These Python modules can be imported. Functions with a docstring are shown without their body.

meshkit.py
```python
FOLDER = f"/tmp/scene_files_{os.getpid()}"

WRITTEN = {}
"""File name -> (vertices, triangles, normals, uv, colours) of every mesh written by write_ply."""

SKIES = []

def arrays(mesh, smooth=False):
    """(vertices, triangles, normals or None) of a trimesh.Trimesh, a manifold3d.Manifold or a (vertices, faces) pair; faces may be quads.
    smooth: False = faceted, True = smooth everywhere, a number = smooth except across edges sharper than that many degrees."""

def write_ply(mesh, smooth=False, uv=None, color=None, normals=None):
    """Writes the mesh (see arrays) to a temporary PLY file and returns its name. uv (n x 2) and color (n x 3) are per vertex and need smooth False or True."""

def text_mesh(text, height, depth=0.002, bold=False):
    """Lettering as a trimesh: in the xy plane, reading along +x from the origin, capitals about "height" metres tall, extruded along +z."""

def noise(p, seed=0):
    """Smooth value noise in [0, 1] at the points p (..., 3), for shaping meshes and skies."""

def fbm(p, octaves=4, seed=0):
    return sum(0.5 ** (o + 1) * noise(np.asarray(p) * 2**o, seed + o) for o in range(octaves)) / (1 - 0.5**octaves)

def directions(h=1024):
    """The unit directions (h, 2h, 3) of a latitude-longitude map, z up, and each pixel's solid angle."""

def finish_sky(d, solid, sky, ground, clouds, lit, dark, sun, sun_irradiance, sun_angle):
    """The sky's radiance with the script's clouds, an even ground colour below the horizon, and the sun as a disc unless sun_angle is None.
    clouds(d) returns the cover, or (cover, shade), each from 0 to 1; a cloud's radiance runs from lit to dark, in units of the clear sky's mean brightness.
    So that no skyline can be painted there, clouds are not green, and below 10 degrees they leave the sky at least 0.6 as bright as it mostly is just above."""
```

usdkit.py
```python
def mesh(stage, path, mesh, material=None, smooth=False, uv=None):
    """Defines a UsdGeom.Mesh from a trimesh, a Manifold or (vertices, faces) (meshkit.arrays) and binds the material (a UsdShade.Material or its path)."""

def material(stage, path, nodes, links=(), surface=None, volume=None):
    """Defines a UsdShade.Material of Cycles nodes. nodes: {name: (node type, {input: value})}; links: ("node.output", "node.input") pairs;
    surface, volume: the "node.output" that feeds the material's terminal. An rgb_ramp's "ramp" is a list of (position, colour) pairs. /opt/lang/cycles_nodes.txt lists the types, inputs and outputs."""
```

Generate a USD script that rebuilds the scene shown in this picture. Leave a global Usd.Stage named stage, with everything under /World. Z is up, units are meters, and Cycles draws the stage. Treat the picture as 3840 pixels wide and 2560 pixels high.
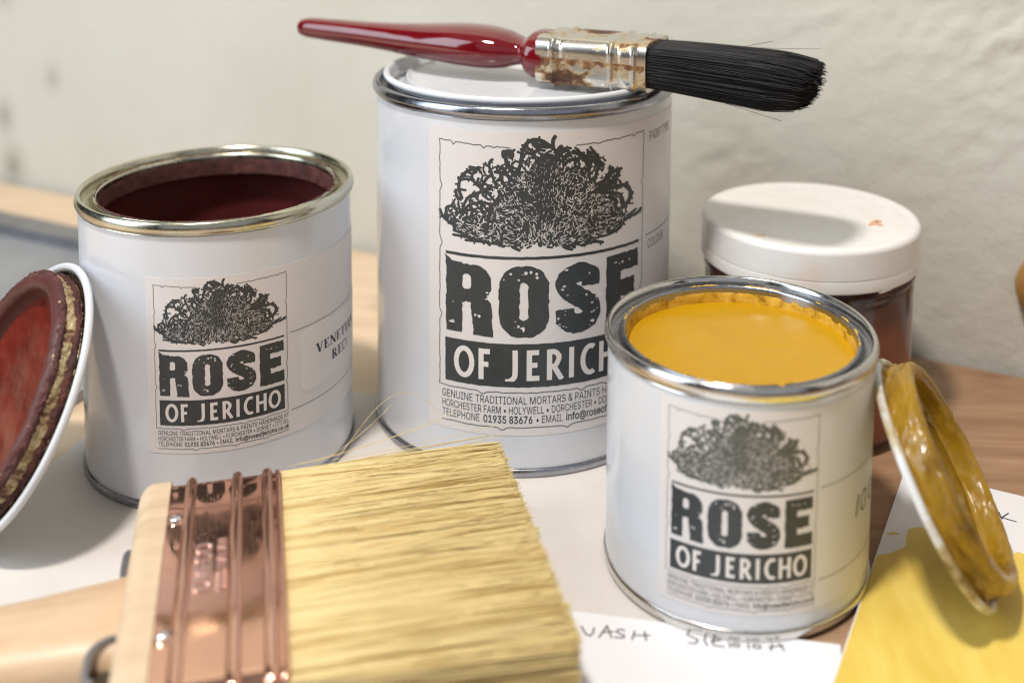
import math, random
import numpy as np
import trimesh
from shapely.geometry import Polygon, LineString, Point, box
from shapely.ops import unary_union, transform
from shapely import affinity
from pxr import Usd, UsdGeom, UsdLux, UsdShade, Gf, Sdf, Vt
import usdkit, meshkit

random.seed(7)
rng = np.random.default_rng(7)
PI = math.pi
stage = Usd.Stage.CreateInMemory()
UsdGeom.SetStageUpAxis(stage, 'Z')
UsdGeom.SetStageMetersPerUnit(stage, 1.0)
UsdGeom.Xform.Define(stage, '/World')
UsdGeom.Scope.Define(stage, '/World/Looks')

# ------------------------------------------------------------------ camera
def make_camera():
    pitch, roll, h = 0.09803604, 0.01046054, 0.22927982
    fw = np.array([0, math.cos(pitch), -math.sin(pitch)])
    r = np.array([1.0, 0, 0]); u = np.cross(r, fw)
    r, u = math.cos(roll) * r + math.sin(roll) * u, -math.sin(roll) * r + math.cos(roll) * u
    cam = UsdGeom.Camera.Define(stage, '/World/Camera')
    m = Gf.Matrix4d(r[0], r[1], r[2], 0, u[0], u[1], u[2], 0, -fw[0], -fw[1], -fw[2], 0, 0, 0, h, 1)
    cam.AddTransformOp().Set(m)
    cam.CreateHorizontalApertureAttr(36.0)
    cam.CreateVerticalApertureAttr(24.0)
    cam.CreateFocalLengthAttr(4253.7455 / 3840 * 36)
    cam.CreateHorizontalApertureOffsetAttr(-216.818 / 3840 * 36)      # shift lens: uprights stay upright
    cam.CreateVerticalApertureOffsetAttr(-1445.359 / 3840 * 36)
    cam.CreateFStopAttr(5.6)
    cam.CreateFocusDistanceAttr(0.392)
    cam.CreateClippingRangeAttr(Gf.Vec2f(0.01, 50))
    cam.CreateExposureAttr(0.22)
make_camera()

# ------------------------------------------------------------------ lamps and added fills
def aim(x, pos, to):
    pos, to = np.array(pos, float), np.array(to, float)
    z = pos - to; z /= np.linalg.norm(z)
    a = np.cross([0, 0, 1.0], z); a = a / np.linalg.norm(a) if np.linalg.norm(a) > 1e-6 else np.array([1.0, 0, 0])
    b = np.cross(z, a)
    x.AddTransformOp().Set(Gf.Matrix4d(*a, 0, *b, 0, *z, 0, *pos, 1))

def rect(name, pos, to, w, h, inten, col):
    l = UsdLux.RectLight.Define(stage, '/World/' + name)
    l.CreateWidthAttr(w); l.CreateHeightAttr(h); l.CreateIntensityAttr(inten); l.CreateColorAttr(Gf.Vec3f(*col))
    aim(l, pos, to)

def disk(name, pos, to, r, inten, col):
    l = UsdLux.DiskLight.Define(stage, '/World/' + name)
    l.CreateRadiusAttr(r); l.CreateIntensityAttr(inten); l.CreateColorAttr(Gf.Vec3f(*col))
    aim(l, pos, to)

disk('ceiling_spot_lamp', (-0.28, -0.04, 1.27), (-0.02, 0.42, 0.05), 0.065, 330.0, (1.0, 0.935, 0.86))
rect('side_window', (-1.25, -0.15, 0.75), (0, 0.42, 0.08), 0.75, 1.3, 4.4, (0.80, 0.90, 1.0))
rect('room_fill', (0.3, -2.2, 1.2), (0, 0.42, 0.05), 4.2, 2.2, 0.38, (0.88, 0.93, 1.0))  # added fill behind the camera, stands in for light from the room
rect('right_bounce_fill', (2.2, -0.2, 1.0), (0, 0.42, 0.05), 1.6, 1.6, 0.6, (1.0, 0.92, 0.82))  # added warm fill, imitates bounce from the right; no lamp there
rect('ceiling_bounce_fill', (0.1, 0.0, 2.4), (0, 0.42, 0.0), 3.6, 3.0, 0.20, (1.0, 0.97, 0.93))  # added overhead fill for soft ceiling bounce

# ------------------------------------------------------------------ prim helpers
taken = {}
def numbered(parent, name):
    k = (parent, name); n = taken.get(k, -1) + 1; taken[k] = n
    return name if n == 0 else f'{name}_{n:03d}'
def path_of(p):
    return '/World' if p is None else str(p.GetPath())
def tag(o, label=None, category=None, group=None, kind=None):
    for k, v in (('label', label), ('category', category), ('group', group), ('kind', kind)):
        if v: o.SetCustomDataByKey(k, v)
    return o
def thing(name, label, category, loc=(0, 0, 0), axes=None, group=None):
    x = UsdGeom.Xform.Define(stage, '/World/' + numbered('/World', name))
    if axes is None:
        x.AddTranslateOp().Set(Gf.Vec3d(*loc))
    else:
        a, b, c = [np.asarray(q, float) for q in axes]
        x.AddTransformOp().Set(Gf.Matrix4d(*a, 0, *b, 0, *c, 0, *loc, 1))
    return tag(x.GetPrim(), label, category, group)
def obj(name, mesh, mat, parent=None, smooth=35):
    pp = path_of(parent)
    return usdkit.mesh(stage, pp + '/' + numbered(pp, name), mesh, mat, smooth=smooth).GetPrim()
def curves(name, strands, width, mat, parent, kind=None):
    pp = path_of(parent)
    c = UsdGeom.BasisCurves.Define(stage, pp + '/' + numbered(pp, name))
    c.CreateTypeAttr('linear')
    c.CreateCurveVertexCountsAttr(Vt.IntArray([len(s) for s in strands]))
    pts = np.vstack(strands).astype(np.float32)
    c.CreatePointsAttr(Vt.Vec3fArray.FromNumpy(pts))
    w = np.concatenate([np.asarray(width(len(s))) for s in strands]).astype(np.float32)
    c.CreateWidthsAttr(Vt.FloatArray.FromNumpy(w)); c.SetWidthsInterpolation('vertex')
    UsdShade.MaterialBindingAPI.Apply(c.GetPrim()).Bind(mat)
    return tag(c.GetPrim(), kind=kind)

# ------------------------------------------------------------------ materials
def lin(r, g, b):
    f = lambda c: (c / 255 / 12.92) if c / 255 < 0.04045 else ((c / 255 + 0.055) / 1.055) ** 2.4
    return (f(r), f(g), f(b))
made = {}
def look(name, nodes, links, surface='p.BSDF'):
    made[name] = usdkit.material(stage, '/World/Looks/' + name, nodes, links, surface=surface)
    return made[name]
def plain(name, color, rough=0.5, metal=0.0, vary=0.0, vscale=30.0, bump=0.0, bscale=300.0, bdist=0.0005, rvary=0.0, **kw):
    """A principled surface whose colour, gloss and relief vary a little with noise."""
    nodes = {'g': ('texture_coordinate', {}), 'p': ('principled_bsdf', dict(base_color=color, roughness=rough, metallic=metal, **kw))}
    links = []
    if vary:
        nodes['n'] = ('noise_texture', dict(scale=vscale, detail=4.0, roughness=0.6))
        lo = tuple(max(0, c * (1 - vary)) for c in color); hi = tuple(min(1, c * (1 + vary)) for c in color)
        nodes['r'] = ('rgb_ramp', {'ramp': [(0.3, lo), (0.7, hi)]})
        links += [('g.object', 'n.vector'), ('n.fac', 'r.fac'), ('r.color', 'p.base_color')]
    if rvary:
        nodes['n2'] = ('noise_texture', dict(scale=vscale * 2.3, detail=5.0, roughness=0.65))
        nodes['mr'] = ('map_range', dict(from_min=0.35, from_max=0.7, to_min=max(0.02, rough - rvary), to_max=rough + rvary))
        links += [('g.object', 'n2.vector'), ('n2.fac', 'mr.value'), ('mr.result', 'p.roughness')]
    if bump:
        nodes['n3'] = ('noise_texture', dict(scale=bscale, detail=5.0, roughness=0.6))
        nodes['b'] = ('bump', dict(strength=bump, distance=bdist))
        links += [('g.object', 'n3.vector'), ('n3.fac', 'b.height'), ('b.normal', 'p.normal')]
    return look(name, nodes, links)
def patchy(name, ramp_colors, scale, stretch=(1, 1, 1), rough=(0.3, 0.6), metal=(0.0, 0.0), bump=0.3, bdist=0.0004, detail=6.0, at=(0.4, 0.6), dist=0.0, **kw):
    """Two or more colours broken up by noise: paint on metal, rust on tin."""
    n = len(ramp_colors)
    pos = np.linspace(at[0], at[1], n)
    nodes = {'g': ('texture_coordinate', {}), 'm': ('mapping', dict(scale=stretch)),
             'n': ('noise_texture', dict(scale=scale, detail=detail, roughness=0.65, distortion=dist)),
             'r': ('rgb_ramp', {'ramp': list(zip(pos, ramp_colors))}),
             'ro': ('map_range', dict(from_min=at[0], from_max=at[1], to_min=rough[0], to_max=rough[1], clamp=True)),
             'me': ('map_range', dict(from_min=at[0], from_max=at[1], to_min=metal[0], to_max=metal[1], clamp=True)),
             'b': ('bump', dict(strength=bump, distance=bdist)),
             'p': ('principled_bsdf', dict(**kw))}
    links = [('g.object', 'm.vector'), ('m.vector', 'n.vector'), ('n.fac', 'r.fac'), ('r.color', 'p.base_color'), ('n.fac', 'ro.value'), ('ro.result', 'p.roughness'),
             ('n.fac', 'me.value'), ('me.result', 'p.metallic'), ('n.fac', 'b.height'), ('b.normal', 'p.normal')]
    return look(name, nodes, links)
def strands_look(name, stops, rough=0.4, spec=0.5, streak=False):
    nodes = {'h': ('hair_info', {}), 'w': ('white_noise_texture', dict(dimensions='1D')), 'r': ('rgb_ramp', {'ramp': stops}),
             'p': ('principled_bsdf', dict(roughness=rough, specular_ior_level=spec))}
    links = [('h.index', 'w.w'), ('w.value', 'r.fac'), ('r.color', 'p.base_color')]
    if streak:      # neighbouring bristles share their tone in loose locks
        nodes.update(g=('texture_coordinate', {}), m=('mapping', dict(scale=(10, 420, 420))), n=('noise_texture', dict(scale=1.0, detail=4.0, roughness=0.6)),
                     q=('rgb_ramp', {'ramp': [(0.34, (0.66, 0.54, 0.34)), (0.44, (0.94, 0.90, 0.82)), (0.58, (1.0, 1.0, 1.0)), (0.72, (1.0, 1.0, 1.0))]}), x=('mix', dict(mix_type='multiply', fac=1.0)))
        links = [('h.index', 'w.w'), ('w.value', 'r.fac'), ('g.object', 'm.vector'), ('m.vector', 'n.vector'), ('n.fac', 'q.fac'), ('r.color', 'x.color1'), ('q.color', 'x.color2'), ('x.color', 'p.base_color')]
    return look(name, nodes, links)

white_tin = plain('white_enamel', (0.66, 0.68, 0.725), 0.2, vary=0.02, vscale=14, rvary=0.05, bump=0.10, bscale=26, bdist=0.0014, coat_weight=0.25, coat_roughness=0.08)
white_lid = plain('white_lid_enamel', (0.66, 0.68, 0.715), 0.2, vary=0.02, vscale=20, rvary=0.06)
steel = plain('bright_steel', (0.66, 0.65, 0.63), 0.2, 1.0, vary=0.08, vscale=60, rvary=0.07)
dark_steel = plain('dark_steel', (0.36, 0.37, 0.41), 0.26, 1.0, vary=0.1, vscale=50, rvary=0.08)
gold_lacquer = plain('gold_lacquer', (0.56, 0.54, 0.43), 0.24, 1.0, vary=0.12, vscale=50, rvary=0.08)
paper = plain('label_paper', (0.72, 0.69, 0.69), 0.42, vary=0.02, vscale=25, rvary=0.06, bump=0.03, bscale=900)
sticker_paper = plain('sticker_paper', (0.76, 0.73, 0.72), 0.38, vary=0.02)
ink = plain('grey_ink', (0.040, 0.046, 0.050), 0.42, vary=0.12, vscale=300)
glare_ink = plain('glare_grey_ink', (0.095, 0.10, 0.092), 0.42, vary=0.15, vscale=300)  # paler ink: glare and blur on the front label put into the colour
blue_ink = plain('blue_black_ink', (0.025, 0.028, 0.06), 0.45)
pale_ink = plain('soft_grey_ink', (0.13, 0.14, 0.15), 0.5)
banner_paper = plain('banner_lettering_white', (0.76, 0.72, 0.70), 0.42)
marker = plain('black_marker', (0.02, 0.02, 0.025), 0.5)
pen = plain('purple_black_pen', (0.035, 0.018, 0.03), 0.5)

maroon = plain('maroon_paint', (0.10, 0.020, 0.019), 0.34, vary=0.25, vscale=25, bump=0.1, bscale=60, bdist=0.002, rvary=0.1)
maroon_wet = plain('wet_maroon_paint', (0.10, 0.018, 0.017), 0.24, vary=0.1, vscale=15, bump=0.05, bscale=30, bdist=0.002)
maroon_crust = patchy('dried_maroon_paint', [(0.035, 0.009, 0.008), (0.075, 0.019, 0.016), (0.14, 0.042, 0.032)], 220, rough=(0.6, 0.8), bump=0.8, bdist=0.0008, at=(0.3, 0.7))
maroon_plug = patchy('maroon_scraped_metal', [(0.07, 0.03, 0.02), (0.22, 0.11, 0.06), (0.44, 0.33, 0.17), (0.56, 0.46, 0.27)], 210, stretch=(1.4, 1.4, 0.5), rough=(0.75, 0.35), metal=(0.0, 0.35), bump=0.6, bdist=0.0006, at=(0.36, 0.58))
lid_red = patchy('red_lid_paint', [(0.085, 0.009, 0.005), (0.155, 0.016, 0.008), (0.27, 0.08, 0.06)], 26, stretch=(1, 3.0, 1), rough=(0.25, 0.4), bump=0.25, bdist=0.0015, at=(0.35, 0.85), detail=5)
ochre = plain('yellow_ochre_paint', (0.53, 0.285, 0.005), 0.26, specular_ior_level=0.3, vary=0.05, vscale=18, bump=0.035, bscale=26, bdist=0.002, rvary=0.05)
ochre_crust = patchy('dried_ochre_paint', [(0.20, 0.10, 0.008), (0.60, 0.33, 0.02), (0.74, 0.46, 0.06)], 200, rough=(0.3, 0.6), bump=0.8, bdist=0.0007, at=(0.3, 0.62))
ochre_wall = patchy('ochre_smeared_metal', [(0.30, 0.17, 0.010), (0.52, 0.30, 0.012), (0.62, 0.39, 0.03)], 90, stretch=(1, 1, 2), rough=(0.2, 0.4), bump=0.5, bdist=0.0008, at=(0.35, 0.65))
ochre_plug = patchy('ochre_thick_coat', [(0.08, 0.05, 0.010), (0.25, 0.135, 0.006), (0.36, 0.20, 0.008), (0.30, 0.20, 0.05)], 34, stretch=(1, 1, 2.2), rough=(0.18, 0.42), bump=0.35, bdist=0.0016, at=(0.3, 0.72), detail=4, coat_weight=0.12, coat_roughness=0.15)
lip_pink = plain('smooth_maroon_lip', (0.085, 0.020, 0.016), 0.5, vary=0.25, vscale=60, bump=0.2, bscale=160, bdist=0.0008)
ochre_shaded = plain('shaded_ochre_paint', (0.20, 0.11, 0.006), 0.18, vary=0.25, vscale=40, bump=0.3, bscale=70, bdist=0.002, coat_weight=0.4)  # same ochre darkened: shade of the lid recess put into the colour
smeared_rim = patchy('paint_smeared_rim', [(0.16, 0.10, 0.02), (0.45, 0.36, 0.20), (0.68, 0.69, 0.71), (0.68, 0.69, 0.71)], 42, rough=(0.5, 0.22), bump=0.3, bdist=0.0005, at=(0.36, 0.60))
red_lacquer = plain('red_gloss_lacquer', (0.145, 0.004, 0.008), 0.10, vary=0.06, vscale=30, rvary=0.04, bump=0.04, bscale=50, bdist=0.001, coat_weight=0.6, coat_roughness=0.03)
rusty = patchy('rusty_tinplate', [(0.07, 0.03, 0.014), (0.19, 0.085, 0.035), (0.58, 0.45, 0.27), (0.66, 0.62, 0.55)], 95, stretch=(0.6, 1, 1), rough=(0.75, 0.22), metal=(0.1, 1.0), bump=0.35, bdist=0.0004, at=(0.38, 0.515))
rust_line = patchy('rust_streak', [(0.06, 0.026, 0.012), (0.20, 0.09, 0.035), (0.52, 0.36, 0.2)], 260, rough=(0.85, 0.5), metal=(0.0, 0.6), bump=0.6, bdist=0.0004, at=(0.35, 0.68))
copper = plain('copper_plate', (0.84, 0.49, 0.355), 0.09, 1.0, vary=0.05, vscale=40, rvary=0.04, bump=0.025, bscale=36, bdist=0.0012)
copper_glint = plain('raised_copper_glint', (0.95, 0.78, 0.76), 0.3, 1.0)  # paler copper: window reflection on the letters put into the colour
rivet_steel = plain('rivet_steel', (0.80, 0.81, 0.83), 0.12, 1.0)
bracket_steel = plain('dull_steel_strap', (0.33, 0.33, 0.36), 0.32, 1.0, vary=0.15, vscale=60)
strap_dark = plain('dark_strap_plate', (0.10, 0.075, 0.055), 0.4, 0.5)
white_plastic = plain('white_plastic', (0.80, 0.77, 0.74), 0.32, vary=0.02, vscale=20, rvary=0.08, subsurface_weight=0.0)
core_straw = plain('straw_core', (0.42, 0.29, 0.10), 0.8)
core_black = plain('black_core', (0.008, 0.008, 0.009), 0.8)
straw = strands_look('straw_bristle', streak=True, stops=[(0.0, (0.29, 0.18, 0.05)), (0.22, (0.55, 0.40, 0.14)), (0.55, (0.74, 0.59, 0.28)), (0.85, (0.84, 0.73, 0.45)), (0.965, (0.92, 0.84, 0.60)), (0.975, (0.10, 0.055, 0.02)), (1.0, (0.03, 0.02, 0.012))], rough=0.36)
black_hair = strands_look('black_bristle', [(0.0, (0.003, 0.003, 0.004)), (0.8, (0.008, 0.0075, 0.0095)), (0.97, (0.022, 0.021, 0.026)), (1.0, (0.09, 0.08, 0.06))], 0.42, 0.3)
swatch_yellow = patchy('painted_yellow', [(0.74, 0.51, 0.085), (0.81, 0.60, 0.125), (0.86, 0.68, 0.19)], 26, stretch=(3.2, 0.9, 1), rough=(0.42, 0.6), bump=0.25, bdist=0.0008, at=(0.3, 0.75))
card_white = plain('white_card', (0.84, 0.84, 0.87), 0.45, vary=0.01)
panel_grey = plain('grey_panel', (0.27, 0.275, 0.285), 0.5, 0.2, vary=0.22, vscale=9)
knob_wood = plain('tan_wood', (0.42, 0.215, 0.06), 0.4, vary=0.15, vscale=40)

def wood(name, a, b, c, stretch, scale=9.0, rough=0.4, rot=0.0, bump=0.06):
    nodes = {'g': ('texture_coordinate', {}), 'm': ('mapping', dict(scale=stretch, rotation=(0, 0, rot))),
             'n': ('noise_texture', dict(scale=scale, detail=7.0, roughness=0.62, distortion=0.6)),
             'n2': ('noise_texture', dict(scale=scale * 7, detail=4.0, roughness=0.6)),
             'mx': ('mix_float', dict(fac=0.3)),
             'r': ('rgb_ramp', {'ramp': [(0.3, a), (0.5, b), (0.7, c)]}), 'b': ('bump', dict(strength=bump, distance=0.0006)),
             'p': ('principled_bsdf', dict(roughness=rough))}
    return look(name, nodes, [('g.object', 'm.vector'), ('m.vector', 'n.vector'), ('m.vector', 'n2.vector'), ('n.fac', 'mx.a'), ('n2.fac', 'mx.b'), ('mx.result', 'r.fac'),
                              ('r.color', 'p.base_color'), ('mx.result', 'b.height'), ('b.normal', 'p.normal')])
pale_wood = wood('pale_beech', (0.50, 0.36, 0.22), (0.62, 0.47, 0.31), (0.70, 0.56, 0.39), (1.2, 9, 9), 12, 0.55)
handle_wood = wood('handle_beech', (0.52, 0.345, 0.205), (0.63, 0.445, 0.28), (0.70, 0.53, 0.36), (0.8, 7, 7), 11, 0.4)

WALL_D = np.array([0.909, -0.417]); WALL_N = np.array([-0.417, -0.909]); WALL_P = np.array([-0.0910, 0.6146])
WALL_ROT = math.atan2(WALL_D[1], WALL_D[0])

# table: one wood; brighter light on the left is put into its colour
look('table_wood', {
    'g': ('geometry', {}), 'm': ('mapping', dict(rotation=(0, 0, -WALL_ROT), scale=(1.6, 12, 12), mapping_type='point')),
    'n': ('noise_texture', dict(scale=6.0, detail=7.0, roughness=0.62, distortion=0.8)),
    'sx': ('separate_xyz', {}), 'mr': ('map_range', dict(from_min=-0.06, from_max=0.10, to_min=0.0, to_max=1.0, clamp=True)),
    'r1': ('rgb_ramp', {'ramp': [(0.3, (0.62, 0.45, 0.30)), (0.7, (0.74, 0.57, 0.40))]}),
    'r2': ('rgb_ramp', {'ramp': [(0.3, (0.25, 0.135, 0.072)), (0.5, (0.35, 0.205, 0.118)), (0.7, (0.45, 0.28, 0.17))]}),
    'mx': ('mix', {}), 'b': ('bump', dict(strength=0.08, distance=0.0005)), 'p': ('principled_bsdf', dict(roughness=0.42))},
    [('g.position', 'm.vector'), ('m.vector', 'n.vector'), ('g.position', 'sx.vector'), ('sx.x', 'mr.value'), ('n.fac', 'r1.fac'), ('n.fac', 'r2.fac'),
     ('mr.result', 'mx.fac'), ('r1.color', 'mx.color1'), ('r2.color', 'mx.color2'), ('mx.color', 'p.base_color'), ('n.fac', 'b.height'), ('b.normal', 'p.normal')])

def plaster():
    nodes = {'g': ('geometry', {}), 'n': ('noise_texture', dict(scale=7.0, detail=5.0, roughness=0.6)),
             'r': ('rgb_ramp', {'ramp': [(0.25, (0.55, 0.53, 0.45)), (0.5, (0.60, 0.585, 0.51)), (0.8, (0.63, 0.62, 0.56))]}),
             'n2': ('noise_texture', dict(scale=140.0, detail=6.0, roughness=0.62)), 'n3': ('noise_texture', dict(scale=420.0, detail=4.0, roughness=0.6)),
             'mx': ('mix_float', dict(fac=0.35)), 'b': ('bump', dict(strength=0.55, distance=0.0014)), 'p': ('principled_bsdf', dict(roughness=0.85, specular_ior_level=0.25))}
    links = [('g.position', 'n.vector'), ('n.fac', 'r.fac'), ('g.position', 'n2.vector'), ('g.position', 'n3.vector'), ('n2.fac', 'mx.a'), ('n3.fac', 'mx.b'), ('mx.result', 'b.height'), ('b.normal', 'p.normal')]
    # a few dirty finger-sized marks on the left of the wall
    last = 'r.color'
    for i, (c, rad, amt) in enumerate(STAINS):
        nodes[f's{i}'] = ('mapping', dict(mapping_type='texture', location=tuple(c), scale=(rad, rad, rad * 1.3)))
        nodes[f't{i}'] = ('gradient_texture', dict(gradient_type='quadratic_sphere'))
        nodes[f'k{i}'] = ('math', dict(math_type='multiply', value2=amt))
        nodes[f'x{i}'] = ('mix', dict(color2=(0.22, 0.20, 0.15)))
        links += [('g.position', f's{i}.vector'), (f's{i}.vector', f't{i}.vector'), (f't{i}.fac', f'k{i}.value1'), (f'k{i}.value', f'x{i}.fac'), (last, f'x{i}.color1')]
        last = f'x{i}.color'
    links.append((last, 'p.base_color'))
    return look('rough_plaster', nodes, links)
STAINS = [((-0.375, 0.745, 0.128), 0.016, 0.55), ((-0.336, 0.727, 0.074), 0.014, 0.5), ((-0.378, 0.746, 0.044), 0.018, 0.7), ((-0.372, 0.744, 0.010), 0.022, 0.8), ((0.132, 0.512, 0.062), 0.02, 0.35)]
wall_mat = plaster()

# ------------------------------------------------------------------ mesh helpers
def revolve(profile, seg=160, disp=None, sweep=2 * PI):
    """profile: (r, z) points; disp(theta grid, index grid, r, z) -> r, z shifted."""
    p = np.asarray(profile, float); n = len(p)
    th = np.linspace(0, 2 * PI, seg, endpoint=False)
    T, I = np.meshgrid(th, np.arange(n), indexing='ij')
    R, Z = p[I, 0].copy(), p[I, 1].copy()
    if disp is not None: R, Z = disp(T, I, R, Z)
    v = np.stack([R * np.cos(T), R * np.sin(T), Z], -1).reshape(-1, 3)
    i, j = np.meshgrid(np.arange(seg), np.arange(n - 1), indexing='ij')
    a, b = i * n + j, ((i + 1) % seg) * n + j
    f = np.concatenate([np.stack([a, b, b + 1], -1).reshape(-1, 3), np.stack([a, b + 1, a + 1], -1).reshape(-1, 3)])
    m = trimesh.Trimesh(v, f, process=False)
    m.update_faces(m.area_faces > 1e-14)
    return m
def loft(loops, cap=True):
    L = np.asarray(loops, float); k, n = L.shape[:2]
    v = L.reshape(-1, 3); i, j = np.meshgrid(np.arange(k - 1), np.arange(n), indexing='ij')
    a, b = i * n + j, i * n + (j + 1) % n
    f = [np.stack([a, b, b + n], -1).reshape(-1, 3), np.stack([a, b + n, a + n], -1).reshape(-1, 3)]
    if cap:
        v = np.vstack([v, L[0].mean(0), L[-1].mean(0)]); c0, c1 = k * n, k * n + 1
        q = np.arange(n); f += [np.stack([np.full(n, c0), (q + 1) % n, q], -1), np.stack([np.full(n, c1), (k - 1) * n + q, (k - 1) * n + (q + 1) % n], -1)]
    return trimesh.Trimesh(v, np.vstack(f), process=False)
def outward(m):
    if m.volume < 0: m.invert()
    return m
def rrect(hw, hh, r, n=8, sub=10):
    """Rounded rectangle loop, counter-clockwise, points also along its sides."""
    r = min(r, hw, hh); out = []
    for (cx, cy, a0) in ((hw - r, hh - r, 0), (-hw + r, hh - r, PI / 2), (-hw + r, -hh + r, PI), (hw - r, -hh + r, 1.5 * PI)):
        for t in np.linspace(0, PI / 2, n): out.append((cx + r * math.cos(a0 + t), cy + r * math.sin(a0 + t)))
    out = np.array(out); full = []
    for q in range(len(out)):
        a, b = out[q], out[(q + 1) % len(out)]
        k = sub if np.linalg.norm(b - a) > 3 * r * (PI / 2) / n else 1
        for t in range(k): full.append(a + (b - a) * t / k)
    return np.array(full)
def superellipse(w, t, n=40, e=2.4):
    a = np.linspace(0, 2 * PI, n, endpoint=False); c, s = np.cos(a), np.sin(a)
    return np.stack([w * np.sign(c) * np.abs(c) ** (2 / e), t * np.sign(s) * np.abs(s) ** (2 / e)], -1)
def tube(pts, r, n=10):
    p = np.asarray(pts, float); t = np.gradient(p, axis=0); t /= np.linalg.norm(t, axis=1, keepdims=True)
    a = np.cross(t, [0, 0, 1.0]); bad = np.linalg.norm(a, axis=1) < 1e-6; a[bad] = [1, 0, 0]
    a /= np.linalg.norm(a, axis=1, keepdims=True); b = np.cross(t, a)
    q = np.linspace(0, 2 * PI, n, endpoint=False); rr = np.broadcast_to(r, (len(p),))
    return outward(loft([p[i] + rr[i] * (np.cos(q)[:, None] * a[i] + np.sin(q)[:, None] * b[i]) for i in range(len(p))]))
def slab(poly, z0, z1):
    m = trimesh.creation.extrude_polygon(poly, z1 - z0, engine='earcut'); m.apply_translation((0, 0, z0)); return m
def tri2d(poly):
    out_v, out_f, n = [], [], 0
    for g in getattr(poly, 'geoms', [poly]):
        if g.is_empty or g.geom_type != 'Polygon' or g.area < 1e-10: continue
        v, f = trimesh.creation.triangulate_polygon(g, engine='earcut')
        out_v.append(v); out_f.append(f + n); n += len(v)
    v, f = np.vstack(out_v), np.vstack(out_f)
    a, b, c = v[f[:, 0]], v[f[:, 1]], v[f[:, 2]]
    flip = (b[:, 0] - a[:, 0]) * (c[:, 1] - a[:, 1]) - (b[:, 1] - a[:, 1]) * (c[:, 0] - a[:, 0]) < 0
    f[flip] = f[flip][:, ::-1]
    return v, f
def fine(v, f, edge):
    v3 = np.column_stack([v, np.zeros(len(v))])
    v3, f = trimesh.remesh.subdivide_to_size(v3, f, edge, max_iter=14)
    return v3[:, :2], f
def text2d(text, height, xs=1.0, bold=False):
    m = meshkit.text_mesh(text, height, 0.002, bold)
    n = m.face_normals[:, 2] > 0.5
    v = np.array(m.vertices)[:, :2] * [xs, 1.0]
    return v, np.array(m.faces)[n]
def spread(vf, x0, x1, y):
    v, f = vf; v = v.copy()
    v[:, 0] = x0 + (v[:, 0] - v[:, 0].min()) * (x1 - x0) / np.ptp(v[:, 0]); v[:, 1] += y
    return v, f
def join2d(parts):
    vs, fs, n = [], [], 0
    for v, f in parts: vs.append(v); fs.append(f + n); n += len(v)
    return np.vstack(vs), np.vstack(fs)

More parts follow.
